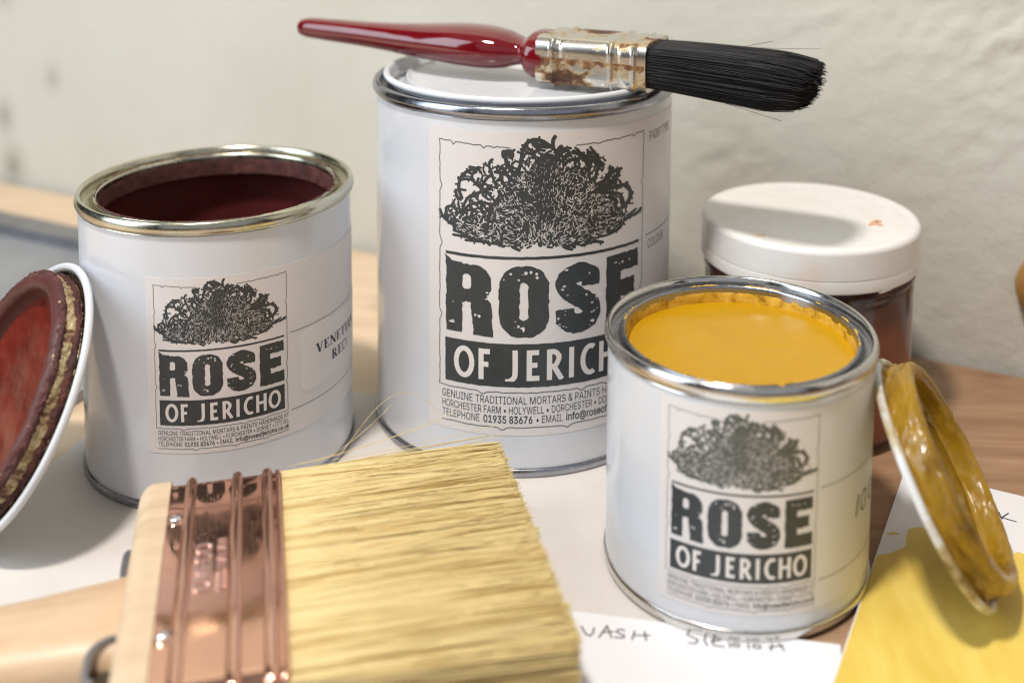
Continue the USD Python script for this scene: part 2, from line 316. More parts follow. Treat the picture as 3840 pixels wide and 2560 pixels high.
# ------------------------------------------------------------------ setting
def build_wall():
    us = np.concatenate([np.linspace(-1.0, -0.45, 30), np.linspace(-0.445, 0.50, 330), np.linspace(0.51, 1.0, 26)])
    zs = np.concatenate([[-0.03], np.linspace(0, 0.30, 110), np.linspace(0.32, 0.9, 14)])
    U, Zz = np.meshgrid(us, zs, indexing='ij')
    base = WALL_P[None, None] + U[..., None] * WALL_D
    q = np.stack([U, Zz, np.zeros_like(U)], -1)
    rough = np.clip((U - 0.02) / 0.25, 0.10, 1.0)
    d = (meshkit.fbm(q * [90, 120, 1], 5, 3) - 0.5) * 0.0010 * rough + (meshkit.fbm(q * [9, 11, 1], 3, 5) - 0.5) * 0.0014 * rough
    patch = np.clip(meshkit.fbm(q * [16, 20, 1] + 4.0, 3, 11) * 2.6 - 1.35, 0, 1)
    d += patch * (meshkit.fbm(q * [150, 230, 1], 3, 8) - 0.5) * 0.0034 * rough
    P = np.concatenate([base + d[..., None] * WALL_N, Zz[..., None]], -1).reshape(-1, 3)
    n, k = U.shape; i, j = np.meshgrid(np.arange(n - 1), np.arange(k - 1), indexing='ij')
    a = i * k + j; f = np.concatenate([np.stack([a, a + k, a + k + 1], -1).reshape(-1, 3), np.stack([a, a + k + 1, a + 1], -1).reshape(-1, 3)])
    front = trimesh.Trimesh(P, f, process=False)
    back = trimesh.creation.box((2.0, 0.10, 0.93)); back.apply_transform(trimesh.transformations.rotation_matrix(WALL_ROT, [0, 0, 1]))
    c = WALL_P - WALL_N * 0.058; back.apply_translation((c[0], c[1], 0.435))
    m = trimesh.util.concatenate([front, back])
    tag(obj('wall', m, wall_mat, smooth=60), 'rough off-white plastered wall behind the tins', 'wall', kind='structure')
build_wall()

e = WALL_P + WALL_N * 0.0065
tb = Polygon([e - WALL_D * 0.95, e + WALL_D * 0.85, e + WALL_D * 0.85 + WALL_N * 0.9, e - WALL_D * 0.95 + WALL_N * 0.9])
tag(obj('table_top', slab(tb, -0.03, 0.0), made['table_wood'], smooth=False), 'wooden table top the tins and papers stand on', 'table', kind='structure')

sheet_mat = look('cream_lining_paper', {
    'g': ('geometry', {}), 'n': ('noise_texture', dict(scale=30.0, detail=6.0, roughness=0.6)), 'r': ('rgb_ramp', {'ramp': [(0.3, (0.65, 0.61, 0.57)), (0.7, (0.71, 0.675, 0.64))]}),
    'v': ('voronoi_texture', dict(scale=52.0)), 'n4': ('noise_texture', dict(scale=17.0, detail=2.0)), 'lt': ('math', dict(math_type='less_than', value2=0.055)), 'gt': ('math', dict(math_type='greater_than', value2=0.53)), 'mu': ('math', dict(math_type='multiply')),
    'mx': ('mix', dict(color2=(0.09, 0.06, 0.05))), 'n2': ('noise_texture', dict(scale=420.0, detail=4.0)), 'b': ('bump', dict(strength=0.15, distance=0.0005)), 'p': ('principled_bsdf', dict(roughness=0.6))},
    [('g.position', 'n.vector'), ('g.position', 'v.vector'), ('g.position', 'n4.vector'), ('n.fac', 'r.fac'), ('v.distance', 'lt.value1'), ('n4.fac', 'gt.value1'), ('lt.value', 'mu.value1'), ('gt.value', 'mu.value2'), ('mu.value', 'mx.fac'), ('r.color', 'mx.color1'),
     ('mx.color', 'p.base_color'), ('g.position', 'n2.vector'), ('n2.fac', 'b.height'), ('b.normal', 'p.normal')])
sheet = Polygon([(-0.170, 0.474), (0.060, 0.418), (0.056, 0.20), (0.050, 0.10), (-0.2617, 0.10)])
tag(obj('lining_paper', slab(sheet, 0.0004, 0.0008), sheet_mat, smooth=False), 'large cream sheet of paper spread under the tins', 'paper')

# white card with pencilled words under the yellow tin
def strokes_mesh(strokes, w, z, h=0.00006):
    g = unary_union([LineString(np.asarray(s) / 1000).buffer(w, quad_segs=4) for s in strokes])
    return trimesh.util.concatenate([slab(q, z, z + h) for q in getattr(g, 'geoms', [g])])
WASH = [[[5.42, 311.61], [6.1, 309.94], [6.77, 308.28], [7.91, 307.64], [8.86, 308.98], [9.13, 310.99]], [[10.52, 307.15], [11.88, 309.69], [12.97, 311.93], [13.5, 309.72], [14.1, 307.07]], [[11.4, 309.15], [14.74, 309.54]],
        [[18.0, 309.99], [17.01, 310.57], [15.97, 310.22], [15.66, 309.35], [16.69, 308.63], [17.9, 307.92], [17.53, 306.93], [15.02, 307.09]], [[20.91, 309.83], [20.58, 308.16], [20.03, 306.37]], [[23.81, 309.67], [23.88, 307.88], [24.13, 306.04]], [[20.48, 308.03], [25.28, 308.1]],
        [[38.78, 310.3], [36.88, 309.87], [36.06, 308.66], [37.35, 307.75], [39.04, 306.46], [38.19, 304.89], [36.17, 305.25]], [[41.36, 307.81], [40.82, 306.36], [41.51, 304.09]], [[44.7, 307.66], [43.0, 306.19], [43.22, 304.31], [46.31, 303.59]], [[42.94, 305.74], [45.45, 306.43]],
        [[47.83, 305.42], [48.0, 303.35]], [[48.62, 304.52], [49.26, 305.18], [50.5, 304.94], [50.73, 304.04], [49.63, 303.63], [48.62, 304.52]], [[53.25, 304.98], [53.21, 302.98]], [[54.36, 303.96], [55.1, 304.62], [56.45, 304.51], [56.74, 303.48], [55.65, 302.95], [54.36, 303.96]],
        [[60.17, 304.95], [59.41, 302.43]], [[62.17, 305.18], [62.66, 304.09], [63.17, 302.43]], [[58.94, 303.64], [63.17, 304.42]]]
card = thing('white_card', 'plain white card with dark handwriting in front of the yellow tin', 'card')
obj('card_sheet', slab(Polygon([(-0.045, 0.3266), (0.0798, 0.3051), (0.055, 0.16), (-0.07, 0.18)]), 0.0011, 0.0014), card_white, card, smooth=False)
obj('handwriting', strokes_mesh(WASH, 0.00024, 0.0014), pen, card, smooth=False)

# card brushed half with yellow paint
swatch = thing('painted_card', 'white card brushed with bright yellow paint under the leaning yellow lid', 'card')
cd, cn = np.array([0.432, 0.902]), np.array([0.902, -0.432]); cc = np.array([0.1256, 0.3975])
obj('card_sheet', slab(Polygon([cc, cc + cn * 0.16, cc + cn * 0.16 - cd * 0.26, cc - cd * 0.26]), 0.0017, 0.0020), card_white, swatch, smooth=False)
edge = [(0.1008, 0.3455), (0.1056, 0.3468), (0.1096, 0.3490), (0.1120, 0.3506), (0.1129, 0.3537), (0.1154, 0.3598), (0.1190, 0.3612), (0.1227, 0.3603), (0.131, 0.3545), (0.138, 0.3500), (0.1456, 0.3472), (0.1478, 0.3481), (0.1494, 0.3472), (0.17, 0.338), (0.2, 0.322)]
ys = Polygon(edge + [tuple(cc + cn * 0.156 - cd * 0.25), tuple(cc + cn * 0.001 - cd * 0.25)]).intersection(Polygon([cc + cn * .0004, cc + cn * 0.158, cc + cn * 0.158 - cd * 0.255, cc + cn * .0004 - cd * 0.255]))
dab = unary_union([Polygon([(0.1075, 0.3575), (0.1105, 0.3583), (0.1118, 0.3572), (0.1085, 0.3566)])])
obj('yellow_paint', trimesh.util.concatenate([slab(g, 0.0020, 0.00207) for q in (ys, dab) for g in getattr(q, 'geoms', [q])]), swatch_yellow, swatch, smooth=False)
obj('handwriting', strokes_mesh([[[149.79, 370.38], [149.49, 368.25], [149.39, 366.39]], [[152.76, 369.58], [149.67, 367.15], [151.6, 365.93], [153.59, 364.88]], [[146.0, 371.5], [147.2, 368.0]], [[142.5, 370.2], [145.6, 370.6], [144.5, 368.0]]], 0.00025, 0.0020), blue_ink, swatch, smooth=False)

# grey panel lying behind the red lid
p0 = np.array([-0.2014, 0.4369]); pd = np.array([0.417, 0.909])
panel = Polygon([p0 - pd * 0.02, p0 + pd * 0.142, p0 + pd * 0.142 - WALL_D * 0.45, p0 - pd * 0.02 - WALL_D * 0.45])
pn = thing('grey_panel', 'grey metal panel lying flat on the table behind the red lid', 'panel')
obj('panel_sheet', slab(panel, 0.0003, 0.0050), panel_grey, pn, smooth=False)
lipm = [slab(LineString([p0 + pd * 0.130 - WALL_D * 0.002, p0 + pd * 0.130 - WALL_D * 0.45]).buffer(0.008, cap_style='flat'), 0.005, 0.011)]
obj('raised_edge', lipm[0], bracket_steel, pn, smooth=False)

# ------------------------------------------------------------------ label artwork, in millimetres from the label's lower left corner
def roughen(g, amp, seed, step=0.35):
    out = []
    for q in getattr(g, 'geoms', [g]):
        def ring(c):
            c = np.asarray(LineString(c).segmentize(step).coords)[:-1]
            n1 = meshkit.noise(np.column_stack([c * 1.3, np.zeros(len(c))]), seed) - .5; n2 = meshkit.noise(np.column_stack([c * 1.3 + 50, np.zeros(len(c))]), seed) - .5
            return c + np.stack([n1, n2], -1) * 2 * amp
        out.append(Polygon(ring(q.exterior.coords), [ring(h.coords) for h in q.interiors]).buffer(0))
    return unary_union(out)
def rr(x0, y0, x1, y1, r): return box(x0 + r, y0 + r, x1 - r, y1 - r).buffer(r)
def smooth_path(p, n=12):
    p = np.asarray(p, float); p = np.vstack([2 * p[0] - p[1], p, 2 * p[-1] - p[-2]]); out = []
    for i in range(1, len(p) - 2):
        for t in np.linspace(0, 1, n, endpoint=False):
            out.append(0.5 * ((2 * p[i]) + (-p[i - 1] + p[i + 1]) * t + (2 * p[i - 1] - 5 * p[i] + 4 * p[i + 1] - p[i + 2]) * t ** 2 + (-p[i - 1] + 3 * p[i] - 3 * p[i + 1] + p[i + 2]) * t ** 3))
    return np.array(out + [p[-2]])
def title():
    R = unary_union([box(0, 0, 3.6, 14.2), rr(0.5, 6.2, 9.6, 14.0, 3.6), Polygon([(3, 8), (8.2, 8), (9.6, 6.4), (10.1, -0.5), (6.0, -0.3), (5.4, 6.2)]), Polygon([(-0.3, 15.4), (1.4, 14.4), (3.4, 14.1), (0.2, 12.4)])])
    R = R.difference(rr(3.7, 8.9, 5.4, 12.0, 0.7)).difference(unary_union([rr(3.6, 0.6, 5.4, 6.3, 0.8), box(3.6, -1, 5.9, 2)]))
    O = rr(0, -0.3, 9.9, 14.2, 4.3).difference(rr(4.1, 3.2, 5.8, 10.9, 0.85))
    S = LineString(smooth_path([(7.4, 9.3), (7.3, 11.3), (4.9, 12.3), (2.3, 11.2), (2.3, 9.2), (4.9, 7.2), (7.4, 5.2), (7.4, 2.9), (4.8, 1.8), (2.2, 2.8), (2.0, 5.0)])).buffer(1.95, cap_style='flat')
    E = unary_union([box(0, 0, 3.7, 14.2), box(0, 10.7, 8.6, 14.4), box(0, 5.4, 7.6, 8.9), box(0, -0.2, 8.8, 3.6)])
    parts = []
    g = np.random.default_rng(5)
    for k, (shape, x, specks) in enumerate(((R, 4.3, 9), (O, 15.4, 12), (S, 26.6, 30), (E, 37.6, 4))):
        s = roughen(shape, 0.16, k + 2)
        holes = []
        for _ in range(specks):
            a = g.random()
            px, py = (g.uniform(0.5, 9), g.uniform(11.4, 13.4) if a < .5 else g.uniform(0.5, 3.0)) if k != 2 else (g.choice([g.uniform(.6, 2.6), g.uniform(6.4, 9.0)]), g.uniform(0.6, 13))
            if k == 0: px, py = g.choice([g.uniform(5.8, 9.3), g.uniform(.4, 3)]), g.uniform(0.4, 9)
            holes.append(affinity.scale(Point(px, py).buffer(g.uniform(0.1, 0.32), quad_segs=3), g.uniform(.6, 1.6), g.uniform(.6, 1.3)))
        if k == 0: holes.append(affinity.scale(Point(1.3, 1.8).buffer(0.7), 1.0, 0.3))
        if k == 1: holes += [affinity.scale(Point(4.9, 1.4).buffer(0.5), .5, 1.1), Point(5.3, 12.8).buffer(.35), Point(7.4, 12.6).buffer(.3)]
        parts.append(affinity.translate(s.difference(unary_union(holes)), x, 20.5))
    return unary_union(parts)
# pixel-to-millimetre layout of the drawing
EU = (-0.335, 25.311, 0.006, -6.945, -0.013, 0.009, 2.345, 0.107)
EV = (61.128, 2.425, -19.672, -0.687, 1.222, -0.186, -0.287, -0.669)
DENSE = [(150,905),(270,1010),(400,1110),(600,1170),(880,1235),(1000,1220),(1130,1180),(1180,1210),(1280,1200),(1400,1235),(1490,1230),(1600,1170),(1780,1120),(1900,1050),(2010,960),(2060,920),(1990,890),(1900,800),(1820,710),(1710,650),(1690,570),(1640,490),(1500,470),(1400,430),(1350,330),(1260,300),(1180,310),(1100,370),(1040,470),(960,480),(900,530),(870,620),(740,640),(730,740),(660,840),(600,900),(450,960),(380,930),(300,950),(200,920)]
FRONDS = [(17, [(350,730),(320,640),(325,560),(360,490),(420,450),(490,425),(530,420)]), (14, [(400,455),(450,480),(495,465)]), (13, [(340,545),(390,535),(450,545),(520,610),(590,680)]), (13, [(335,640),(385,650)]), (14, [(570,640),(540,600),(480,570),(450,510)]), (13, [(500,590),(515,530)]), (12, [(350,480),(385,500)]),
 (15, [(710,630),(680,560),(650,470),(625,400),(640,350),(660,338)]), (12, [(625,400),(610,395)]), (22, [(930,560),(850,440),(810,390),(800,330)]), (33, [(782,268),(785,300)]), (34, [(845,270),(848,300)]), (20, [(940,560),(930,460),(960,360),(970,260),(1010,180),(1080,140),(1170,150),(1240,190),(1290,230)]), (24, [(1080,165),(1130,190),(1230,210)]), (14, [(980,230),(1020,215)]), (15, [(1020,270),(1070,280),(1140,250)]), (15, [(1080,190),(1150,240),(1200,250)]),
 (20, [(1290,230),(1288,150),(1310,108)]), (26, [(1310,340),(1345,250),(1372,215)]), (20, [(1380,420),(1400,330),(1455,290),(1440,255),(1405,248)]), (17, [(1400,410),(1440,360),(1500,340),(1565,330)]), (26, [(1640,490),(1650,400),(1610,330),(1560,280),(1500,265)]), (16, [(1700,600),(1740,440),(1770,400),(1750,320),(1710,275),(1640,268)]), (14, [(1660,270),(1650,320)]), (14, [(1740,300),(1720,350)]),
 (18, [(1720,600),(1800,560),(1860,510),(1892,425)]), (22, [(1760,620),(1850,590),(1930,520),(1955,450)]), (20, [(1955,440),(1915,455)]), (20, [(1690,640),(1830,640),(1960,610),(2040,600),(2078,670),(2062,760),(2010,815)]), (20, [(2030,610),(2040,580)]), (9, [(2040,790),(2085,730),(2108,672)]), (9, [(2060,790),(2110,790)]), (16, [(1690,690),(1850,680),(1960,690),(2005,770),(1990,840)]), (14, [(1860,720),(1920,740),(1940,780)]),
 (17, [(1700,1080),(1900,1000),(2080,920),(2160,885),(2196,845)]), (13, [(2040,920),(2140,850)]), (15, [(1650,1130),(1800,1120),(1950,1050),(2010,960)]), (15, [(130,850),(160,920),(240,990),(400,1080)]), (15, [(350,990),(280,980),(245,940)]), (15, [(195,890),(195,830),(250,815),(300,860),(295,905)]), (12, [(230,870),(250,850)]), (12, [(345,880),(318,815),(315,770)]), (11, [(243,810),(265,770)]),
 (15, [(360,900),(370,800),(430,710),(540,672),(645,685)]), (15, [(370,870),(420,805),(520,780),(620,790),(690,830)]), (15, [(350,900),(390,860),(460,850)]), (10, [(650,930),(560,860),(480,790)]), (13, [(780,880),(680,760),(590,650)]), (13, [(560,700),(610,740),(640,750)]), (13, [(480,700),(500,730)]), (15, [(450,890),(460,930),(500,950)]), (13, [(520,910),(560,950)]),
 (14, [(270,1060),(420,1110),(640,1150)]), (14, [(265,1105),(400,1130),(640,1180)]), (14, [(390,1160),(560,1180),(800,1220)]), (15, [(1580,1220),(1700,1180),(1790,1185)]), (18, [(690,465),(750,480),(760,560),(800,620)]), (20, [(770,430),(830,520),(930,600)]), (17, [(560,600),(600,530),(650,495)]), (13, [(590,590),(650,615)]), (12, [(620,650),(650,600)]),
 (16, [(870,1240),(940,1272)]), (16, [(1420,1250),(1480,1262)]), (12, [(1140,1190),(1145,1225)]), (11, [(1560,1215),(1610,1225)]), (12, [(600,1180),(630,1215)]), (12, [(700,1200),(770,1235)]), (11, [(1230,1240),(1280,1245)]), (11, [(1060,1230),(1020,1250)])]
def emblem():
    """The curled-up desert plant of the label, drawn in hundredths and laid out in label millimetres."""
    g = np.random.default_rng(21)
    ink_, gaps = [Polygon(DENSE).buffer(8)], []
    for w, pts in FRONDS:
        p = smooth_path(pts, 6); ls = LineString(p); ink_.append(ls.buffer(w, quad_segs=3))
        L = ls.length; side = 1
        if L > 150:
            for d in np.cumsum(g.uniform(36, 78, int(L / 50) + 1)) + 15:        # knobbly side buds
                if d > L - 8: break
                a, b = np.array(ls.interpolate(d).coords[0]), np.array(ls.interpolate(min(d + 4, L)).coords[0])
                t = (b - a) / (np.linalg.norm(b - a) + 1e-9); n = np.array([-t[1], t[0]]) * side
                l = g.uniform(12, 30); e = a + n * l + t * l * g.uniform(-.2, .7)
                ink_.append(LineString([a, e]).buffer(w * .55, quad_segs=2)); ink_.append(Point(e).buffer(w * .7, quad_segs=3)); side *= -1 if g.random() < .7 else 1
    body = Polygon(DENSE)
    for d in np.arange(0, body.exterior.length, 27):   # uneven outline
        c = np.array(body.exterior.interpolate(d).coords[0]) + g.normal(0, 9, 2)
        ink_.append(Point(c).buffer(g.uniform(8, 22), quad_segs=3))
    env = Polygon([(150, 900), (220, 790), (320, 600), (430, 440), (620, 400), (760, 290), (940, 240), (1060, 140), (1290, 170), (1420, 250), (1720, 280), (1900, 440), (2040, 590), (2090, 760), (2060, 920)]).union(body)
    k = 0
    while k < 120:                                     # small curling sprigs that fill the crown between the big fronds
        c = np.array([g.uniform(200, 2080), g.uniform(180, 960)])
        if not env.contains(Point(c)) or body.buffer(-30).contains(Point(c)): continue
        k += 1
        a = math.atan2(c[1] - 1150, c[0] - 1170) + g.normal(0, .35); h = g.choice([-1, 1]) * g.uniform(.12, .42); p = [c - 55 * np.array([math.cos(a), math.sin(a)])]
        for _ in range(int(g.integers(5, 9))):
            p.append(p[-1] + 19 * np.array([math.cos(a), math.sin(a)])); a += h
        w = g.uniform(7.5, 12)
        ink_ += [LineString(p).buffer(w, quad_segs=2), Point(p[-1]).buffer(w * 1.5, quad_segs=3)]
        for i in range(1, len(p) - 1, 2):
            n = np.array([-(p[i + 1] - p[i])[1], (p[i + 1] - p[i])[0]]) * g.choice([-1, 1]) * g.uniform(.8, 1.4)
            ink_.append(LineString([p[i], p[i] + n]).buffer(w * .7, quad_segs=2))
    full = unary_union(ink_)
    swirls = np.array([(850, 1090), (1430, 1080), (1560, 640), (1850, 860), (480, 900), (1180, 1500)])
    tries = 0
    seen = []
    while len(seen) < 760 and tries < 14000:
        tries += 1
        c = np.array([g.uniform(180, 2040), g.uniform(340, 1225)])
        if not body.contains(Point(c)): continue
        if seen and np.min(np.abs((np.array(seen) - c) @ [[1, 0], [0, 1]]).sum(1)) < 21: continue
        mid = math.exp(-((c[0] - 1180) / 150) ** 2) * (c[1] < 1010)
        if g.random() < mid * .5: continue
        seen.append(c)
        k = np.argmin(((swirls - c) ** 2).sum(1) * [1, 1, 1.2, 1.2, 1.1, .8]); r = c - swirls[k]
        d = math.atan2(r[1], r[0]) + PI / 2 + g.normal(0, .35)
        if k == 5 or g.random() < .55: d = math.atan2(c[1] - 1240, c[0] - 1180) + g.normal(0, .3)
        l = g.uniform(6, 27) * (1 - .5 * mid); w = g.uniform(2.6, 5.6) * (1 - .3 * mid); bend = g.normal(0, .35)
        p = [c - l * np.array([math.cos(d - bend), math.sin(d - bend)]), c, c + l * np.array([math.cos(d + bend), math.sin(d + bend)])]
        gaps.append(LineString(smooth_path(p, 4)).buffer(w, quad_segs=2))
        if g.random() < .5: gaps.append(Point(c + g.normal(0, 10, 2)).buffer(w * g.uniform(1.1, 1.7), quad_segs=2))
    full = full.difference(unary_union(gaps)).simplify(1.6)
    def lay(x, y, z=None):
        x, y = np.asarray(x) / 1000, np.asarray(y) / 1000
        q = [np.ones_like(x), x, y, x * x, x * y, y * y, x ** 3, x * x * y]
        return sum(a * b for a, b in zip(EU, q)), sum(a * b for a, b in zip(EV, q))
    return transform(lay, full).buffer(0)
def border():
    def wob(p, q, seed, amp=.10):
        p, q = np.array(p, float), np.array(q, float); n = int(np.linalg.norm(q - p) / .5); t = np.linspace(0, 1, n)
        pts = p + (q - p) * t[:, None]; d = (q - p) / np.linalg.norm(q - p); nn = np.array([-d[1], d[0]])
        o = (meshkit.noise(np.column_stack([t * 40, np.full(n, seed), np.zeros(n)]), seed) - .5) * 2 * amp
        for c in (0.25, .62, .8): o -= .55 * np.exp(-((t - c - .04 * math.sin(seed * 3 + c * 9)) * 70) ** 2)
        return LineString(pts + o[:, None] * nn)
    L = [wob((2.8, 59.0), (17.5, 58.3), 1), wob((30.5, 58.4), (47.6, 59.0), 2), wob((47.6, 59.0), (47.6, 8.9), 3, .06), wob((2.8, 8.9), (2.8, 59.0), 4, .08), wob((2.8, 8.9), (47.6, 8.9), 5), wob((3.3, 1.7), (48.0, 1.7), 6)]
    return unary_union([l.buffer(.10) for l in L])
TITLE, EMBLEM, BORDER = title(), emblem(), border()
BANNER = roughen(box(4.1, 10.0, 46.4, 18.9), 0.06, 9)
RULE = roughen(box(4.2, 36.0, 46.5, 36.6), 0.05, 12)
SMALL = join2d([spread(text2d('GENUINE TRADITIONAL MORTARS & PAINTS HANDMADE AT', 1.55), 3.4, 47.9, 6.5),
                spread(text2d('HORCHESTER FARM • HOLYWELL • DORCHESTER • DORSET • DT2 0LL', 1.5), 3.4, 47.9, 4.5),
                spread(text2d('TELEPHONE', 1.5), 3.4, 11.6, 2.55), spread(text2d('01935 83676', 1.5, bold=True), 12.4, 22.2, 2.55),
                spread(text2d('• EMAIL', 1.5), 23.0, 28.3, 2.55), spread(text2d('info@roseofjericho.co.uk', 1.5, bold=True), 29.0, 47.9, 2.55)])
def banner_letters():
    h, w = 6.3, .52
    st = lambda *p: LineString(p).buffer(w, cap_style='flat', join_style='mitre')
    ell = lambda x0, x1, a0=0, a1=360: LineString([((x0 + x1) / 2 + ((x1 - x0) / 2 - w) * math.cos(math.radians(a)), h / 2 + (h / 2 - w + .12) * math.sin(math.radians(a))) for a in np.linspace(a0, a1, 40)]).buffer(w, cap_style='flat')
    out = [ell(6.1, 10.5), st((11.9, 0), (11.9, h - w), (13.7, h - w)), st((11.9, h * .5), (13.4, h * .5)),
           LineString(smooth_path([(18.7, h), (18.7, 1.6), (18.3, .45), (17.4, -.15), (16.7, -.1)], 6)).buffer(w, cap_style='flat'),
           st((23.4, h - w), (21.5, h - w), (21.5, w), (23.5, w)), st((21.5, h * .51), (23.1, h * .51)),
           st((25.5, 0), (25.5, h)), LineString(smooth_path([(25.5, h - w), (26.6, h - .6), (27.4, h - 1.7), (26.7, 2.95), (25.5, 2.8)], 6)).buffer(w, cap_style='flat'), st((26.3, 2.9), (28.0, -.05)),
           st((30.0, 0), (30.0, h)), ell(31.9, 36.3, 62, 298), st((36.6, 0), (36.6, h)), st((39.2, 0), (39.2, h)), st((36.6, h * .52), (39.2, h * .52)), ell(40.4, 44.9)]
    return affinity.translate(unary_union(out), 0, 11.35).intersection(box(0, 11.25, 60, 17.75))
JERICHO = tri2d(banner_letters())
TITLE_T, EMBLEM_T, BORDER_T = (fine(*tri2d(g), 2.0) for g in (TITLE, EMBLEM, BORDER))
BANNER_T = fine(*tri2d(unary_union([BANNER, RULE])), 1.6)
JERICHO_T, SMALL_T = fine(*JERICHO, 1.6), SMALL

def serif(text, h, x0, x1, y):
    """Bold serif capitals, built from thick and thin strokes and slab feet."""
    T, t, s = .20, .075, .07
    bx = lambda a, b, c, d: box(a, b, c, d)
    ln = lambda p, q, w: LineString([p, q]).buffer(w / 2, cap_style='flat')
    foot = lambda x, y, w: bx(x - w / 2, y - (0 if y < .5 else s), x + w / 2, y + (s if y < .5 else 0))
    G = {'V': (.78, [ln((.14, 1), (.42, 0), T), ln((.66, 1), (.42, 0), t), foot(.14, 1, .34), foot(.66, 1, .26)]),
         'E': (.70, [bx(.1, 0, .1 + T, 1), bx(.02, 0, .62, s), bx(.02, 1 - s, .6, 1), bx(.2, .47, .46, .54), bx(.56, 0, .64, .26), bx(.54, .76, .61, 1), bx(.42, .38, .48, .62)]),
         'N': (.80, [bx(.1, 0, .1 + t, 1), bx(.64, 0, .64 + t, 1), ln((.13, 1), (.67, 0), T), foot(.14, 0, .28), foot(.67, 1, .28), foot(.1, 1, .2)]),
         'T': (.72, [bx(.26, 0, .26 + T, 1), bx(.02, 1 - s, .7, 1), bx(.02, .72, .08, 1), bx(.64, .72, .70, 1), foot(.36, 0, .36)]),
         'I': (.40, [bx(.1, 0, .1 + T, 1), foot(.2, 0, .36), foot(.2, 1, .36)]),
         'A': (.80, [ln((.40, 1), (.14, 0), t), ln((.40, 1), (.64, 0), T), bx(.22, .3, .56, .36), foot(.14, 0, .26), foot(.64, 0, .34)]),
         'R': (.78, [bx(.1, 0, .1 + T, 1), rr(.1, .46, .62, 1, .25).difference(rr(.3, .53, .45, .93, .07)), ln((.38, .5), (.66, 0), T), foot(.2, 0, .36), bx(.02, 1 - s, .3, 1), foot(.68, 0, .24)]),
         'D': (.78, [bx(.1, 0, .1 + T, 1).union(rr(.1, 0, .74, 1, .36)).difference(rr(.3, .08, .54, .92, .2)), bx(.02, 0, .3, s), bx(.02, 1 - s, .3, 1)])}
    out, x = [], 0
    for ch in text:
        w, parts = G[ch]; out.append(affinity.translate(unary_union(parts), x, 0)); x += w + .05
    g = affinity.scale(unary_union(out), (x1 - x0) / x, h, origin=(0, 0))
    return affinity.translate(g, x0, y)

# ------------------------------------------------------------------ tins
def wrap(vf, rad, th0, z0, k=1.0, lift=0.0):
    """Lays flat artwork (mm) round a tin of radius rad; th0 is the angle of its left edge from the side facing -y."""
    v, f = vf
    th = th0 + v[:, 0] * k / 1000 / rad
    r = rad + lift
    return trimesh.Trimesh(np.stack([r * np.sin(th), -r * np.cos(th), z0 + v[:, 1] * k / 1000], -1), f, process=False)
def paper_patch(rad, th0, th1, z0, z1, lift, thick=0.00008, corner=0.0):
    n = max(int((th1 - th0) / math.radians(1)), 4)
    th = np.linspace(th0, th1, n); out = []
    w = (th - th0) * rad; W = w[-1]
    for t, q in zip(th, w):
        c = 0.0
        if corner:
            d = min(q, W - q)
            c = corner - math.sqrt(max(corner ** 2 - max(corner - d, 0) ** 2, 0))
        s, cs = math.sin(t), -math.cos(t); a, b = rad + lift - thick, rad + lift
        out.append([(a * s, a * cs, z0 + c), (b * s, b * cs, z0 + c), (b * s, b * cs, z1 - c), (a * s, a * cs, z1 - c)])
    return outward(loft(out))
def tin(label, loc, R, h, th0, zlab, k, rims, group='paint tins', print_ink=None):
    """A lever-lid paint tin standing on its base; label artwork starts at angle th0."""
    t = thing('paint_tin', label, 'paint tin', loc, group=group)
    rb = R * .975
    seg = 256
    obj('body', revolve([(rb * .96, .0022), (rb, .0028), (rb, .004), (rb, h - .0050), (rb * .995, h - .0042), (rb * .97, h - .0042)], seg), white_tin, t, smooth=40)
    q = np.linspace(0, PI, 9)
    base = [(R * .90, .0012), (R * .955, .0010), (R * .965, .0)] + [(R * .978 + .014 * R * math.sin(a), .0016 - .0016 * math.cos(a)) for a in q] + [(rb + .0001, .0034)]
    obj('base_rim', revolve(base, seg), rims[1], t, smooth=40)
    c = R * .971; w = R * .028
    rim = [(rb - .0002, h - .0052), (rb + .0003, h - .0049)] + [(c + w * math.cos(a), h - .0028 + .0028 * math.sin(a) * (1 if math.sin(a) > 0 else .7)) for a in np.linspace(-PI / 2 + .3, PI, 16)] + [(c - w, h - .0045)]
    obj('top_rim', revolve(rim, seg), rims[0], t, smooth=50)
    ring = [(c - w + .0001, h - .0043), (R * .925, h - .0047), (R * .90, h - .0045), (R * .882, h - .0036)] + [(R * .862 + R * .018 * math.cos(a), h - .0030 + .0014 * math.sin(a)) for a in np.linspace(.3, PI - .1, 10)] + [(R * .842, h - .0050), (R * .838, h - .0090), (R * .85, h - .0094), (R * .96, h - .0060)]
    obj('seat_ring', revolve(ring, seg), rims[2], t, smooth=50)
    u1 = 118 if R < .055 else 150
    th1 = th0 + u1 / 1000 / rb
    pl = obj('label', paper_patch(rb, th0, th1, zlab, zlab + .0615 * k, .00012), paper, t, smooth=40)
    o = lambda n, vf, m, l=.00017: obj(n, wrap(vf, rb, th0, zlab, k, l), m, pl, smooth=False)
    o('emblem', EMBLEM_T, print_ink or ink); o('title_lettering', TITLE_T, ink); o('banner', BANNER_T, ink); o('banner_lettering', JERICHO_T, banner_paper, .00023)
    o('small_lettering', SMALL_T, ink); o('border_line', BORDER_T, pale_ink)
    return t, rb, pl
